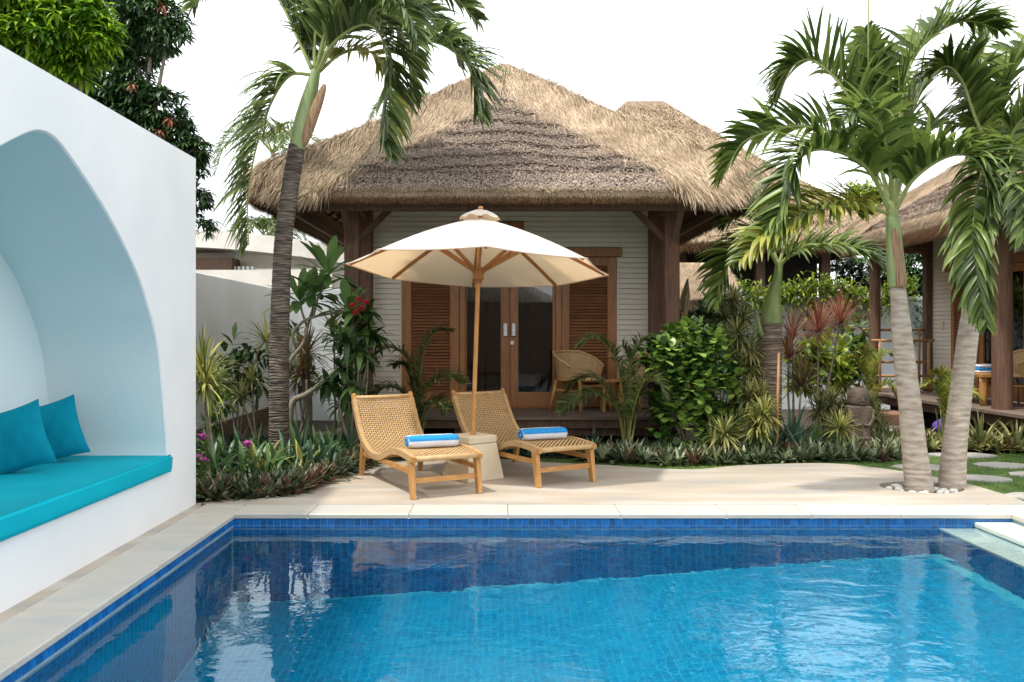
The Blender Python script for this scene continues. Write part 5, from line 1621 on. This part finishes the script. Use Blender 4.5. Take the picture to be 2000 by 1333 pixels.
def feather_palm(label, base, specs, material, Lmax=.22, W=.014, group=None, name='areca_palm', stems=5, radius=.008):
    t = thing(name, label, 'palm', tuple(base), group=group)
    for k in range(stems):
        a = 2 * pi * k / stems
        b = np.array(base) + np.array([cos(a) * .04, sin(a) * .04, 0])
        MB().tube(spline([b, b + [cos(a) * .03, sin(a) * .03, .25], b + [cos(a) * .07, sin(a) * .07, .5]], 8), [.018, .016, .014, .013, .012, .011, .010, .008], 7).build('stem', M['stem_green'], t, smooth=True)
    for c in specs:
        frond(t, c, material, n=74, Lmax=Lmax, W=W, droop=.8, start=.16, vee=.25, rmat='stem_green', spread=.75, fwd=.55, radius=radius)
    return t
Y = 10.45
feather_palm('slender areca palm standing before the porch chairs', at(1225, 878, Y) * [1, 1, 0], [
    pts([(1222, 860, 0), (1215, 760, -.05), (1195, 690, -.1), (1160, 660, -.15), (1130, 675, -.18)], Y),
    pts([(1225, 860, 0), (1228, 750, .05), (1240, 690, .1), (1262, 665, .12), (1285, 690, .14)], Y),
    pts([(1222, 860, 0), (1205, 800, -.2), (1165, 770, -.35), (1120, 780, -.45), (1095, 805, -.5)], Y),
    pts([(1228, 860, 0), (1238, 800, -.2), (1258, 745, -.3), (1282, 740, -.35), (1300, 775, -.4)], Y),
    pts([(1226, 860, 0), (1232, 770, .1), (1228, 710, .2), (1215, 670, .25)], Y),
    pts([(1224, 860, 0), (1200, 790, .1), (1165, 740, .2), (1125, 745, .25), (1108, 770, .28)], Y),
    pts([(1226, 860, 0), (1240, 790, 0), (1262, 770, 0), (1280, 800, 0)], Y)], M['areca'], .32, .019)
Y = 10.7
feather_palm('areca palm growing between the loungers and the louvred shutter', at(815, 870, Y) * [1, 1, 0], [
    pts([(815, 850, 0), (812, 770, 0), (800, 710, 0), (765, 680, 0), (728, 695, 0)], Y),
    pts([(818, 850, 0), (820, 760, 0), (828, 690, 0), (850, 650, 0), (882, 645, 0)], Y),
    pts([(812, 850, 0), (800, 790, -.1), (775, 760, -.2), (745, 760, -.25), (730, 785, -.3)], Y),
    pts([(818, 850, 0), (825, 780, -.1), (850, 745, -.2), (880, 735, -.25), (905, 745, -.3)], Y),
    pts([(816, 850, 0), (830, 800, -.2), (855, 785, -.3), (870, 800, -.35)], Y),
    pts([(814, 850, 0), (805, 760, .15), (790, 715, .2), (770, 715, .25)], Y)], M['areca'], .33, .019)
Y = 13.6
feather_palm('yellowish areca palm beside the second bungalow deck corner', at(1700, 840, Y) * [1, 1, 0], [
    pts([(1700, 810, 0), (1690, 740, 0), (1670, 700, 0), (1640, 700, 0)], Y), pts([(1700, 810, 0), (1705, 730, 0), (1725, 690, 0), (1750, 700, 0)], Y),
    pts([(1700, 810, 0), (1698, 730, .2), (1690, 690, .3), (1680, 680, .3)], Y), pts([(1700, 810, 0), (1685, 770, -.2), (1660, 750, -.3), (1645, 770, -.3)], Y),
    pts([(1700, 810, 0), (1715, 765, -.2), (1735, 750, -.3), (1750, 775, -.3)], Y)], M['palm_yellow'], .24, .018)
Y = 11.3
feather_palm('lime areca palm between the twin palm trunks', at(1845, 855, Y) * [1, 1, 0], [
    pts([(1845, 840, 0), (1840, 790, 0), (1825, 750, 0), (1800, 755, 0)], Y), pts([(1847, 840, 0), (1855, 770, 0), (1875, 725, 0), (1900, 735, 0)], Y),
    pts([(1845, 840, 0), (1845, 770, .2), (1838, 735, .3), (1825, 725, .3)], Y), pts([(1847, 840, 0), (1860, 790, -.2), (1890, 765, -.3), (1915, 780, -.3)], Y)], M['palm_yellow'], .22, .018)

def far_palm(label, c, Y, size):
    p = at(*c, Y)
    t = thing('palm_tree', label, 'palm tree', (p[0], p[1], 0), group='far palms behind the roofs')
    trunk_tube(t, [(p[0], p[1], -.05), (p[0] + .1, p[1], p[2] * .5), p], [.12, .09, .07], M['trunk_fat'])
    for k in range(9):
        a = k * 2 * pi / 9 + .3
        h = np.array([cos(a), sin(a), 0])
        frond(t, [p, p + h * size * .5 + [0, 0, size * .45], p + h * size + [0, 0, size * .2], p + h * size * 1.25 - [0, 0, size * .45]], M['palm_deep'], n=34, Lmax=size * .4, W=.05, radius=.03)
far_palm('distant palm crown above the eave of the bungalow', (533, 300), 30, 1.7)
far_palm('distant palm crown above the curved neighbour roof', (520, 465), 30, 1.2)
far_palm('distant palm crown showing over the thatched hip', (800, 225), 32, 1.3)

# ---------------------------------------------------------------- broad-leaved trees behind the niche wall
def leafy_tree(label, base, blobs, material, whorls, leaf, W, extra=None, seedj=0):
    t = thing('mango_tree', label, 'tree', tuple(base))
    top = np.mean([b[0] for b in blobs], axis=0)
    b = np.array(base, float)
    fork = b * .35 + top * .65; fork[0:2] = b[0:2] * .6 + top[0:2] * .4
    trunk_tube(t, [b, b * .6 + fork * .4 + [.1, 0, 0], fork], [.22, .16, .12], M['bark'], n=20)
    for c, r in blobs:
        MB().tube(spline([fork, (fork + c) / 2 + [0, 0, .15], c], 10), np.linspace(.07, .015, 10), 6).build('branch', M['bark'], t, smooth=True)
    O, D = [], []
    wt = np.array([r ** 2 for _, r in blobs]); wt = wt / wt.sum()
    for _ in range(whorls):
        c, r = blobs[rng.choice(len(blobs), p=wt)]
        v = nrm(rng.normal(0, 1, 3)); rr = r * rng.uniform(.35, 1.0) ** .6
        p = c + v * rr * np.array([1, 1, .85])
        k = rng.integers(7, 12)
        a = rng.uniform(0, 2 * pi) + np.arange(k) * 2.4
        e = rng.uniform(-.9, .45, k)
        dd = np.stack([np.cos(a) * np.cos(e), np.sin(a) * np.cos(e), np.sin(e)], 1) + v * .35
        O.append(np.repeat(p[None], k, 0) + dd * .02); D.append(dd)
    O, D = np.concatenate(O), np.concatenate(D); n = len(O)
    leaves('crown', t, material, [blades(O, D, leaf * rng.uniform(.65, 1.15, n), W * rng.uniform(.75, 1.15, n), rng.uniform(.5, 1.6, n), 3, 'lance', .2)], 'stuff')
    if extra:
        for c in extra:
            leaves('dry_cluster', t, M['dry_leaf'], [rosette(c, 16, leaf * .8, W * .8, (-80, 10), .8, 'lance', 3)], 'stuff')
    return t
px2m = lambda r, Y: r * Y / FPX
dark = [(300, 35, 13, 62), (225, 30, 13.5, 85), (330, 68, 12.8, 36), (190, 150, 13.4, 80), (255, 175, 13, 55), (312, 215, 12.8, 55), (340, 262, 12.8, 48), (372, 322, 12.8, 34), (120, 90, 13.5, 95),
        (385, 385, 12.8, 26), (150, 215, 13, 60), (250, 250, 13, 60), (395, 440, 12.8, 22), (60, 40, 14, 100), (270, 90, 13.2, 50), (380, 290, 12.6, 30), (300, 290, 13, 55)]
leafy_tree('large dark green mango tree rising behind the white niche wall', (-5.6, 13.0, -.05), [(at(a, b, Y), px2m(r, Y)) for a, b, Y, r in dark], M['mango_dark'], 2600, .19, .045,
           [at(258, 165, 12.4), at(330, 232, 12.2), at(312, 255, 12.2), at(318, 12, 12.4), at(62, 105, 12)])
lime = [(55, 35, 9.6, 75), (140, 45, 9.6, 62), (15, 70, 9.4, 55), (110, 105, 9.6, 48), (178, 75, 9.6, 45), (40, 0, 9.6, 60), (120, -20, 9.8, 70), (90, 70, 9.5, 60), (190, 30, 9.7, 40), (-30, 20, 9.6, 70), (150, 130, 9.6, 35), (205, 60, 9.6, 22)]
leafy_tree('bright lime green tree hanging over the top of the niche wall', (-5.3, 9.9, -.05), [(at(a, b, Y), px2m(r, Y)) for a, b, Y, r in lime], M['mango_lime'], 900, .19, .05)

# ---------------------------------------------------------------- cane plants, shrubs and clumps
def cane_plant(name, label, cat, base, heads, material, stem=None, n=46, L=.34, W=.022, el=(-35, 85), droop=.7, prof='strap', r=.014, group=None):
    t = thing(name, label, cat, tuple(base), group=group)
    for h in heads:
        h = np.array(h, float)
        b = np.array(base, float)
        MB().tube(spline([b, b * .5 + h * .5 + rng.normal(0, .02, 3), h], 10), np.linspace(r * 1.3, r * .8, 10), 7).build('stem', stem or M['stem'], t, smooth=True)
        leaves('leaf_head', t, material, [rosette(h, n, L, W, el, droop, prof, 5, .3, .02, rng.uniform(0, 6))], 'stuff')
    return t
g0 = lambda px, Y: np.array([(px - VX) * Y / FPX, Y, -.05])
cane_plant('dracaena', 'yellow striped dracaena at the end of the niche wall', 'plant', g0(415, 8.5), [at(396, 722, 8.5), at(400, 752, 8.35)], M['variegated'], n=90, L=.44, W=.020, el=(-50, 88))
cane_plant('dracaena', 'yellow striped dracaena head half behind the dark palm trunk', 'plant', g0(545, 11.3), [at(520, 668, 11.3)], M['variegated'], n=54, L=.42, W=.024)
cane_plant('dracaena', 'short yellow striped dracaena before the grey garden wall', 'plant', g0(505, 10.6), [at(492, 745, 10.6), at(470, 775, 10.5)], M['song'], n=44, L=.32, W=.024)
cane_plant('dracaena', 'striped dracaena beneath the red jatropha flowers', 'plant', g0(655, 11.6), [at(652, 650, 11.6)], M['variegated'], n=48, L=.36, W=.024)
cane_plant('dracaena', 'bronze spiky dracaena beside the dark palm trunk', 'plant', g0(605, 11.4), [at(600, 690, 11.4), at(590, 735, 11.2)], M['bronze'], n=70, L=.46, W=.028, r=.03)
cane_plant('cordyline', 'tall red cordyline with fan shaped heads against the white wall', 'plant', g0(1592, 12.2), [at(1598, 650, 12.2), at(1640, 632, 12.3)], M['cordyline'], n=150, L=.52, W=.014, el=(-20, 88), droop=.5)
cane_plant('cordyline', 'thin bronze red cordyline beside the bottle palm trunk', 'plant', g0(1550, 11.5), [at(1548, 660, 11.5), at(1540, 700, 11.4)], M['cordyline'], n=70, L=.44, W=.017, el=(-10, 88), droop=.4)
cane_plant('cordyline', 'low bronze cordyline fanning out below the red cordyline', 'plant', g0(1565, 11.3), [at(1565, 755, 11.3)], M['bronze'], n=100, L=.52, W=.018, el=(-10, 80), droop=.5)
cane_plant('cordyline', 'bronze cordyline sprouting in the dark at the bottle palm foot', 'plant', g0(1478, 10.8), [at(1478, 820, 10.8)], M['bronze'], n=44, L=.36, W=.02, el=(0, 80), droop=.5)
song_spots = [((1432, 12.0), [(1432, 590), (1418, 625), (1450, 625)], 'cream edged pleomele rising behind the round-leaved shrub'),
              ((1440, 11.0), [(1440, 655), (1465, 685), (1425, 680), (1445, 715), (1462, 740), (1435, 745), (1470, 715)], 'cream edged pleomele between the round-leaved shrub and bottle palm'),
              ((1462, 10.5), [(1462, 780), (1440, 790), (1485, 775)], 'cream edged pleomele at the foot of the bottle palm'),
              ((1492, 10.2), [(1492, 812), (1478, 835)], 'bright yellow pleomele low before the bottle palm'),
              ((1640, 10.55), [(1640, 838)], 'bright yellow striped tuft beside the stone statue'),
              ((1415, 10.1), [(1415, 850)], 'small cream edged tuft at the foot of the round-leaved shrub'),
              ((1620, 11.4), [(1625, 790), (1655, 795), (1602, 800), (1640, 815)], 'white variegated low shrub behind the stone statue'),
              ((1690, 11.9), [(1690, 790), (1705, 815)], 'pale spider plant beside the stone statue')]
for (bp, hd, lb) in song_spots:
    yl = 'yellow' in lb
    cane_plant('pleomele', lb, 'plant', g0(*bp), [at(a, b, bp[1] + rng.uniform(-.1, .1)) for a, b in hd], M['variegated' if yl else 'song'], M['stem_green'], n=110, L=.29, W=.022, el=(-55, 80), droop=.7, r=.010)

def shrub(name, label, base, blobs, material, n, L, W, prof='ovate', stems=5, up=.35, droop=.5, K=3, fold=.15, surface=.45, stemmat=None):
    t = thing(name, label, 'shrub', tuple(base))
    b = np.array(base, float)
    for k in range(stems):
        c, r = blobs[k % len(blobs)]
        e = np.array(c) + rng.normal(0, r * .35, 3)
        MB().tube(spline([b + rng.normal(0, .03, 3) * [1, 1, 0], (b + e) / 2 + rng.normal(0, .05, 3), e], 8), np.linspace(.014, .006, 8), 6).build('stem', stemmat or M['stem'], t, smooth=True)
    wt = np.array([r ** 2 for _, r in blobs]); wt = wt / wt.sum()
    idx = rng.choice(len(blobs), n, p=wt)
    C = np.array([blobs[i][0] for i in idx]); R = np.array([blobs[i][1] for i in idx])
    v = nrm(rng.normal(0, 1, (n, 3)))
    O = C + v * (R * rng.uniform(surface, 1.0, n) ** .7)[:, None]
    D = v * .7 + rng.normal(0, .45, (n, 3)) + [0, 0, up - .3]
    leaves('foliage', t, material, [blades(O, D, L * rng.uniform(.6, 1.15, n), W * rng.uniform(.7, 1.15, n), droop * rng.uniform(.4, 1.5, n), K, prof, fold)], 'stuff')
    return t
bl = lambda lst, Y: [(at(a, b, Y + d), px2m(r, Y)) for a, b, r, d in lst]
shrub('round_leaved_shrub', 'glossy green round-leaved shrub at the end of the porch', g0(1345, 10.5),
      bl([(1345, 690, 58, 0), (1300, 705, 42, -.1), (1390, 700, 48, .1), (1340, 750, 70, 0), (1385, 770, 62, .05), (1310, 790, 42, -.1), (1345, 830, 60, 0), (1405, 830, 42, 0), (1272, 700, 22, -.1), (1330, 655, 30, 0), (1290, 672, 18, 0), (1395, 665, 26, 0), (1425, 735, 24, 0), (1290, 840, 20, -.1), (1262, 720, 14, -.1), (1360, 645, 18, 0)], 10.5),
      M['broad'], 2300, .112, .105, 'ovate', 12, .6, .7, 4, .12, .5)
shrub('dark_shrub', 'dark leafy shrub behind the porch post', g0(1400, 12.6), bl([(1400, 610, 40, 0), (1440, 600, 30, 0), (1380, 640, 40, 0), (1430, 640, 40, 0)], 12.6), M['dark_leaf'], 700, .2, .06, 'lance', 5)
shrub('croton', 'yellow green croton bush under the red cordyline', g0(1610, 13.2), bl([(1590, 700, 34, 0), (1625, 690, 34, 0), (1560, 690, 30, 0), (1605, 735, 36, 0), (1640, 730, 26, 0), (1570, 740, 30, 0)], 13.2), M['vine'], 620, .19, .09, 'ovate', 6)
shrub('croton', 'green broad-leaved bush against the white wall near the statue', g0(1668, 14.5), bl([(1665, 690, 30, 0), (1680, 720, 28, 0), (1650, 720, 24, 0), (1670, 650, 24, 0)], 14.5), M['broad'], 420, .2, .1, 'ovate', 5)
shrub('dark_shrub', 'dark drooping rubber-leaved shrub before the grey garden wall', g0(462, 11.0), bl([(458, 690, 26, 0), (470, 730, 30, 0), (440, 735, 22, 0), (500, 705, 24, 0), (505, 740, 26, 0)], 11.0), M['dark_leaf'], 190, .26, .095, 'obovate', 5, .2, .9)
shrub('trailing_shrub', 'small trailing green shrub at the foot of the grey wall', g0(430, 9.6), bl([(418, 740, 20, 0), (430, 790, 22, 0), (412, 830, 16, 0)], 9.6), M['broad'], 170, .12, .06, 'ovate', 4)
shrub('dark_shrub', 'leafy dark shrub climbing the porch post beneath the red flowers', g0(700, 11.0), bl([(700, 640, 30, 0), (690, 690, 34, 0), (665, 660, 24, 0), (712, 700, 24, 0)], 11.0), M['dark_leaf'], 330, .17, .065, 'lance', 5)
shrub('spathe_plant', 'green bush at the bungalow wall beside the boundary corner', g0(585, 12.6), bl([(580, 660, 22, 0), (575, 710, 24, 0), (600, 740, 24, 0)], 12.6), M['dark_leaf'], 240, .14, .06, 'ovate', 4)

def frangipani():
    Y = 10.5
    b = at(560, 800, Y); b[2] = -.05
    t = thing('frangipani_tree', 'bare branched frangipani with rosettes of long leaves beside the dark palm', 'tree', tuple(b))
    br = [
        ([(560, 905, 0), (566, 810, 0), (575, 782, 0), (600, 770, -.05), (640, 738, -.1), (672, 712, -.1), (688, 690, -.1)], (.05, .022)),
        ([(566, 815, 0), (556, 740, .1), (570, 700, .1), (592, 672, .1), (600, 640, .1), (612, 600, .1), (615, 575, .1)], (.03, .016)),
        ([(575, 690, .1), (572, 655, .12), (590, 630, .05), (618, 618, 0), (650, 612, 0), (680, 606, -.05)], (.022, .014)),
        ([(612, 618, .05), (620, 585, .05), (632, 560, .05), (640, 535, .05)], (.018, .013)),
        ([(600, 640, .1), (590, 610, .12), (586, 590, .12)], (.016, .012)),
        ([(640, 738, -.1), (668, 745, -.15), (684, 760, -.18)], (.02, .013))]
    ends = []
    for c, (r0, r1) in br:
        P = spline(pts(c, Y), 24)
        MB().tube(P, np.linspace(r0, r1, 24), 9).build('branch', M['stem'], t, smooth=True)
        ends.append(P[-1])
    for e, n, L in ((ends[3], 26, .50), (ends[4], 22, .50), (ends[1], 20, .44), (ends[2], 18, .42), (ends[0], 20, .42), (ends[5], 16, .40)):
        leaves('leaf_rosette', t, M['frangipani'], [rosette(e, n, L, .115, (-25, 75), .55, 'obovate', 6, .22, .03)], 'stuff')
frangipani()

def jatropha():
    Y = 10.0
    b = g0(690, Y)
    t = thing('jatropha_shrub', 'tall shrub with hanging dark leaves and red flower clusters by the post', 'shrub', tuple(b))
    heads = [(690, 610), (712, 640), (676, 665), (705, 690), (668, 720), (655, 750), (690, 755), (716, 610), (730, 655), (672, 790), (640, 745)]
    for k, (x, y) in enumerate(heads):
        h = at(x, y, Y + rng.uniform(-.15, .15))
        MB().tube(spline([b + rng.normal(0, .03, 3) * [1, 1, 0], (b + h) / 2 + rng.normal(0, .06, 3), h], 10), np.linspace(.014, .007, 10), 6).build('stem', M['stem'], t, smooth=True)
        leaves('leaf_spray', t, M['dark_leaf'] if k % 3 else M['frangipani'], [rosette(h, 14, .30, .085, (-55, 45), .9, 'lance', 5, .2, .02, rng.uniform(0, 6))], 'stuff')
    for (x, y) in ((688, 600), (706, 606), (700, 588), (716, 594), (694, 614)):
        c = at(x, y, Y - .22)
        leaves('flower', t, M['flower_red'], [rosette(c, 16, .055, .035, (-20, 85), .3, 'ovate', 3, .1, .015)], 'stuff')
jatropha()

def clump(name, label, px, Y, n, L, W, material, el=(25, 88), droop=1.1, group=None, spread=.07):
    b = g0(px, Y); b[2] = -.05
    t = thing(name, label, 'plant', tuple(b), group=group)
    c = b + np.array([0, 0, .02])
    V, F = rosette(c, n, L, W, el, droop, 'strap', 6, .3, spread)
    leaves('leaves', t, material, [(V, F)], 'stuff')
LG = 'strap-leaved lilies in the bed beside the niche wall'
lily = [(420, 8.3, 'strap', .55), (450, 8.6, 'strap', .60), (480, 8.1, 'strap', .52), (505, 8.5, 'variegated', .55), (528, 8.2, 'strap', .50), (470, 9.3, 'strap_blue', .55), (560, 9.0, 'strap_blue', .55),
        (590, 9.4, 'strap_blue', .62), (622, 9.2, 'strap', .58), (610, 8.7, 'strap_blue', .48), (648, 9.6, 'strap', .62), (668, 9.5, 'strap', .70), (685, 9.9, 'strap_blue', .60), (560, 8.4, 'strap', .45), (500, 9.2, 'strap', .5),
        (640, 8.95, 'strap_blue', .5), (590, 8.75, 'variegated', .40), (440, 9.3, 'strap', .5), (410, 9.0, 'strap_blue', .5), (535, 9.9, 'strap_blue', .5), (665, 9.05, 'strap_blue', .45), (625, 10.2, 'strap_blue', .5), (480, 8.75, 'strap', .5), (540, 8.7, 'strap', .52), (690, 9.35, 'strap_blue', .42), (580, 9.9, 'strap', .5)]
def lily_label(px, Y, mt):
    tone = {'strap': 'green', 'strap_blue': 'dark blue-green', 'variegated': 'yellow striped'}[mt]
    if Y < 8.65: row = 'behind the ground cover'
    elif Y < 9.25: row = 'in the middle of the bed'
    else: row = 'at the back of the bed'
    if px < 455: by = 'beside the niche wall corner'
    elif px < 515: by = 'below the short striped dracaena'
    elif px < 575: by = 'before the dark palm'
    elif px < 630: by = 'under the frangipani branches'
    else: by = 'beside the lounger backrest'
    return f'{tone} strap-leaved clump {row} {by}'
used_labels = set()
for k, (px, Y, mt, L) in enumerate(lily):
    if lily_label(px, Y, mt) in used_labels: continue
    used_labels.add(lily_label(px, Y, mt))
    clump('lily_clump', lily_label(px, Y, mt), px, Y, 17, L, .046, M[mt], (20, 86), 1.25, LG)
RG = 'strap-leaved lilies behind the ground cover'
for k, (px, Y, mt, L, W) in enumerate([(1545, 10.9, 'strap_blue', .62, .05), (1560, 10.6, 'strap_blue', .5, .045), (1610, 11.1, 'strap', .5, .04), (1520, 11.2, 'strap_blue', .5, .045),
                                  (1440, 10.3, 'strap_blue', .45, .035), (1375, 10.2, 'strap', .42, .03), (1470, 10.35, 'strap', .42, .03), (1590, 10.7, 'strap', .42, .03), (1300, 10.3, 'strap', .4, .03),
                                  (1510, 10.5, 'strap_blue', .45, .04), (1620, 10.6, 'strap_blue', .4, .035), (1160, 10.8, 'strap_blue', .35, .03)]):
    tone = 'broad blue-green' if W > .042 else ('blue-green' if mt == 'strap_blue' else 'green')
    by = 'before the porch deck' if px < 1350 else 'below the round-leaved shrub' if px < 1455 else 'at the bottle palm foot' if px < 1530 else 'between bamboo stake and statue'
    row = 'low near the lawn' if Y < 10.45 else 'in the middle row' if Y < 10.85 else 'farther back'
    clump('lily_clump', f'{tone} strap-leaved clump {by}, {row}', px, Y, 20, L, W, M[mt], (20, 86), 1.0, RG)
clump('spider_plant', 'white striped spider plant arching before the round-leaved shrub', 1392, 10.05, 22, .52, .028, M['song'], (30, 86), 1.5)
clump('spider_plant', 'white striped spider plant beside the second bungalow deck', 1915, 11.1, 30, .5, .035, M['song'], (15, 86), .9)
clump('spider_plant', 'white striped spider plant at the picture edge below the second deck', 1985, 10.9, 26, .5, .035, M['song'], (15, 86), .9)
clump('spider_plant', 'pale spider plant at the end of the porch deck corner', 1720, 12.4, 30, .4, .03, M['song'], (10, 86), 1.0)

# bamboo stake, closed brown leaf and periwinkles
o = MB().tube([g0(1516, 10.3), at(1519, 780, 10.3), at(1521, 690, 10.35)], [.018, .017, .016], 9).build('bamboo_stake', M['bamboo'], smooth=True)
tag(o, 'thin bamboo stake standing before the bottle palm', 'stake')
t = thing('banana_shoot', 'tall rolled brown and green leaf beside the porch post', 'plant', tuple(g0(1335, 12.0)))
MB().tube(spline([g0(1335, 12.0), at(1335, 660, 12.0), at(1337, 600, 12.0), at(1343, 545, 12.0)], 20), np.r_[np.full(9, .035), np.linspace(.04, .07, 6), np.linspace(.07, .012, 5)], 8, flat=.5).build('rolled_leaf', M['shaft_brown'], t, smooth=True)
leaves('leaf_edge', t, M['dark_leaf'], [blades([at(1333, 610, 11.95)], [at(1345, 545, 11.95) - at(1333, 610, 11.95)], .5, .13, .05, 5, 'lance', .6)])
for k, (px, py, Y, lb) in enumerate(((398, 852, 8.2, 'periwinkle with magenta flower beside the niche wall corner'), (484, 866, 8.2, 'periwinkle with pink flower before the dark palm trunk'), (388, 893, 7.9, 'low periwinkle with magenta flowers against the niche wall'))):
    b = g0(px, Y)
    t = thing('periwinkle', lb, 'plant', tuple(b))
    h = at(px, py, Y)
    MB().tube(spline([b, (b + h) / 2 + [.02, 0, 0], h], 8), .005, 6).build('stem', M['stem_green'], t, smooth=True)
    leaves('leaves', t, M['broad'], [rosette(h - [0, 0, .05 + .05 * j], 9, .07, .035, (-20, 50), .4, 'ovate', 3) for j in range(6)], 'stuff')
    for j in range(3):
        c = h + [(-.05, .06, 0)[j] * (k == 2 or j == 2), -.03, (.0, -.03, .0)[j]]
        leaves('flower', t, M['flower_pink'], [rosette(c, 7, .05, .04, (0, 40), .2, 'ovate', 3, .1)], 'stuff')

# vine spilling over the far wall
def vine():
    t = thing('vine', 'lime green vine tumbling over the top of the white wall', 'vine', (6.3, 17.4, 2.2))
    n = 2600
    x = rng.uniform(4.9, 8.6, n)
    hang = np.abs(rng.normal(0, .22, n)) * (.6 + .8 * np.sin(x * 2.2) ** 2)
    z = 2.5 + rng.normal(0, .10, n) - hang + .12 * np.sin(x * 3.1)
    y = 17.42 - rng.uniform(0, .25, n)
    D = rng.normal(0, 1, (n, 3)) + [0, -.5, .2]
    leaves('foliage', t, M['vine'], [blades(np.stack([x, y, z], 1), D, rng.uniform(.07, .17, n), rng.uniform(.03, .06, n), .6, 3, 'lance', .2)], 'stuff')
    n = 700
    sx = rng.choice(np.r_[rng.uniform(6.4, 8.8, 14), 5.4, 5.9], n)
    z = 2.3 - rng.uniform(0, 1.1, n)
    leaves('trailing_foliage', t, M['dark_leaf'], [blades(np.stack([sx + rng.normal(0, .06, n), 17.42 + rng.uniform(-.05, .05, n), z], 1), rng.normal(0, 1, (n, 3)) + [0, -.4, -.3], rng.uniform(.05, .12, n), .04, .6, 3, 'lance', .2)], 'stuff')
    for k in range(10):
        xx = 5.2 + k * .36
        MB().tube(spline([(xx, 17.44, 2.4), (xx + .1, 17.38, 2.6), (xx + .25, 17.36, 2.3)], 8), .008, 5).build('stem', M['stem'], t, smooth=True)
vine()

# ground cover edging
def ground_cover(name, label, poly_fn, count, red, L=.17, greens='rhoeo'):
    parts = [[], []]
    for _ in range(count):
        x, y = poly_fn()
        isred = random.random() < red
        c = np.array([x, y, -.03 + random.uniform(0, .04)])
        parts[1 if isred else 0].append(rosette(c, random.randint(8, 12), L * random.uniform(.75, 1.2), .052, (5, 78), .35, 'lance', 3, .45, .012, random.uniform(0, 6)))
    t = thing(name, label, 'ground cover', (poly_fn()[0], poly_fn()[1], 0))
    t['kind'] = 'stuff'
    leaves('leaves', t, M[greens], parts[0], 'stuff')
    if parts[1]: leaves('leaves', t, M['rhoeo_red'], parts[1], 'stuff')
def left_bed_edge():
    i = random.uniform(2, 26)
    k = int(i)
    x = PATIO_X[k]; y = PATIO_Y[k]
    return x - abs(random.gauss(.02, .10)) * (1 if y > 7.9 else .3) , y + abs(random.gauss(.03, .16)) + .05
ground_cover('ground_cover', 'reddish green ground cover rosettes edging the bed beside the niche wall', left_bed_edge, 210, .28, .23)
def right_bed_edge():
    x = random.uniform(1.05, 5.15)
    y0 = float(np.interp(x, [1.0, 2.0, 2.8, 4.0, 4.6, 5.2], [9.92, 9.72, 9.85, 10.02, 10.05, 10.45]))
    return x, y0 + random.uniform(0, .75)
ground_cover('ground_cover', 'dark green ground cover band between lawn strip and shrub bed', right_bed_edge, 380, .06, .23)
def far_bed():
    x = random.uniform(5.0, 9.0)
    y0 = float(np.interp(x, [5.0, 6, 7, 9], [11.0, 11.0, 10.7, 10.9]))
    return x, y0 + random.uniform(0, 1.2)
ground_cover('ground_cover', 'pale variegated ground cover below the second bungalow deck', far_bed, 420, .10, .20, 'song')
def shade_bed():
    return random.uniform(-1.7, 2.3), random.uniform(10.35, 11.0)
ground_cover('ground_cover', 'dark low plants in the shade before the porch', shade_bed, 120, .0, .16, 'strap_blue')
def left_fill():
    return random.uniform(-4.0, -1.9), random.uniform(8.2, 11.5)
ground_cover('ground_cover', 'dark green low leaves filling the bed about the dark palm', left_fill, 240, .0, .22, 'strap_blue')

# trees standing beyond the far wall and beyond the second bungalow
far_blobs = [(at(1745, 560, 21), .9), (at(1700, 530, 21.5), .8), (at(1790, 520, 21), 1.0), (at(1830, 560, 20.5), .8), (at(1770, 470, 21.5), .8), (at(1640, 545, 22), .7)]
leafy_tree('leafy green tree beyond the white wall, seen past the second bungalow post', (10.2, 21, -.05), far_blobs, M['mango_dark'], 900, .22, .06)
far_blobs = [(at(1700, 400, 24), .9), (at(1680, 385, 24), .6), (at(1725, 395, 24), .6)]
leafy_tree('yellow green treetop peeping over the second thatched roof', (10.8, 24, -.05), far_blobs, M['vine'], 300, .22, .07)
# boundary across the pool, mirrored in the door panes
t = thing('garden_wall', 'dark timber boundary screen across the pool, mirrored in the door panes', 'wall', (0, -9, 0))
MB().box(-14, 14, -9.2, -9.0, -.06, 2.9).build('screen_wall', M['old_wood'], t)
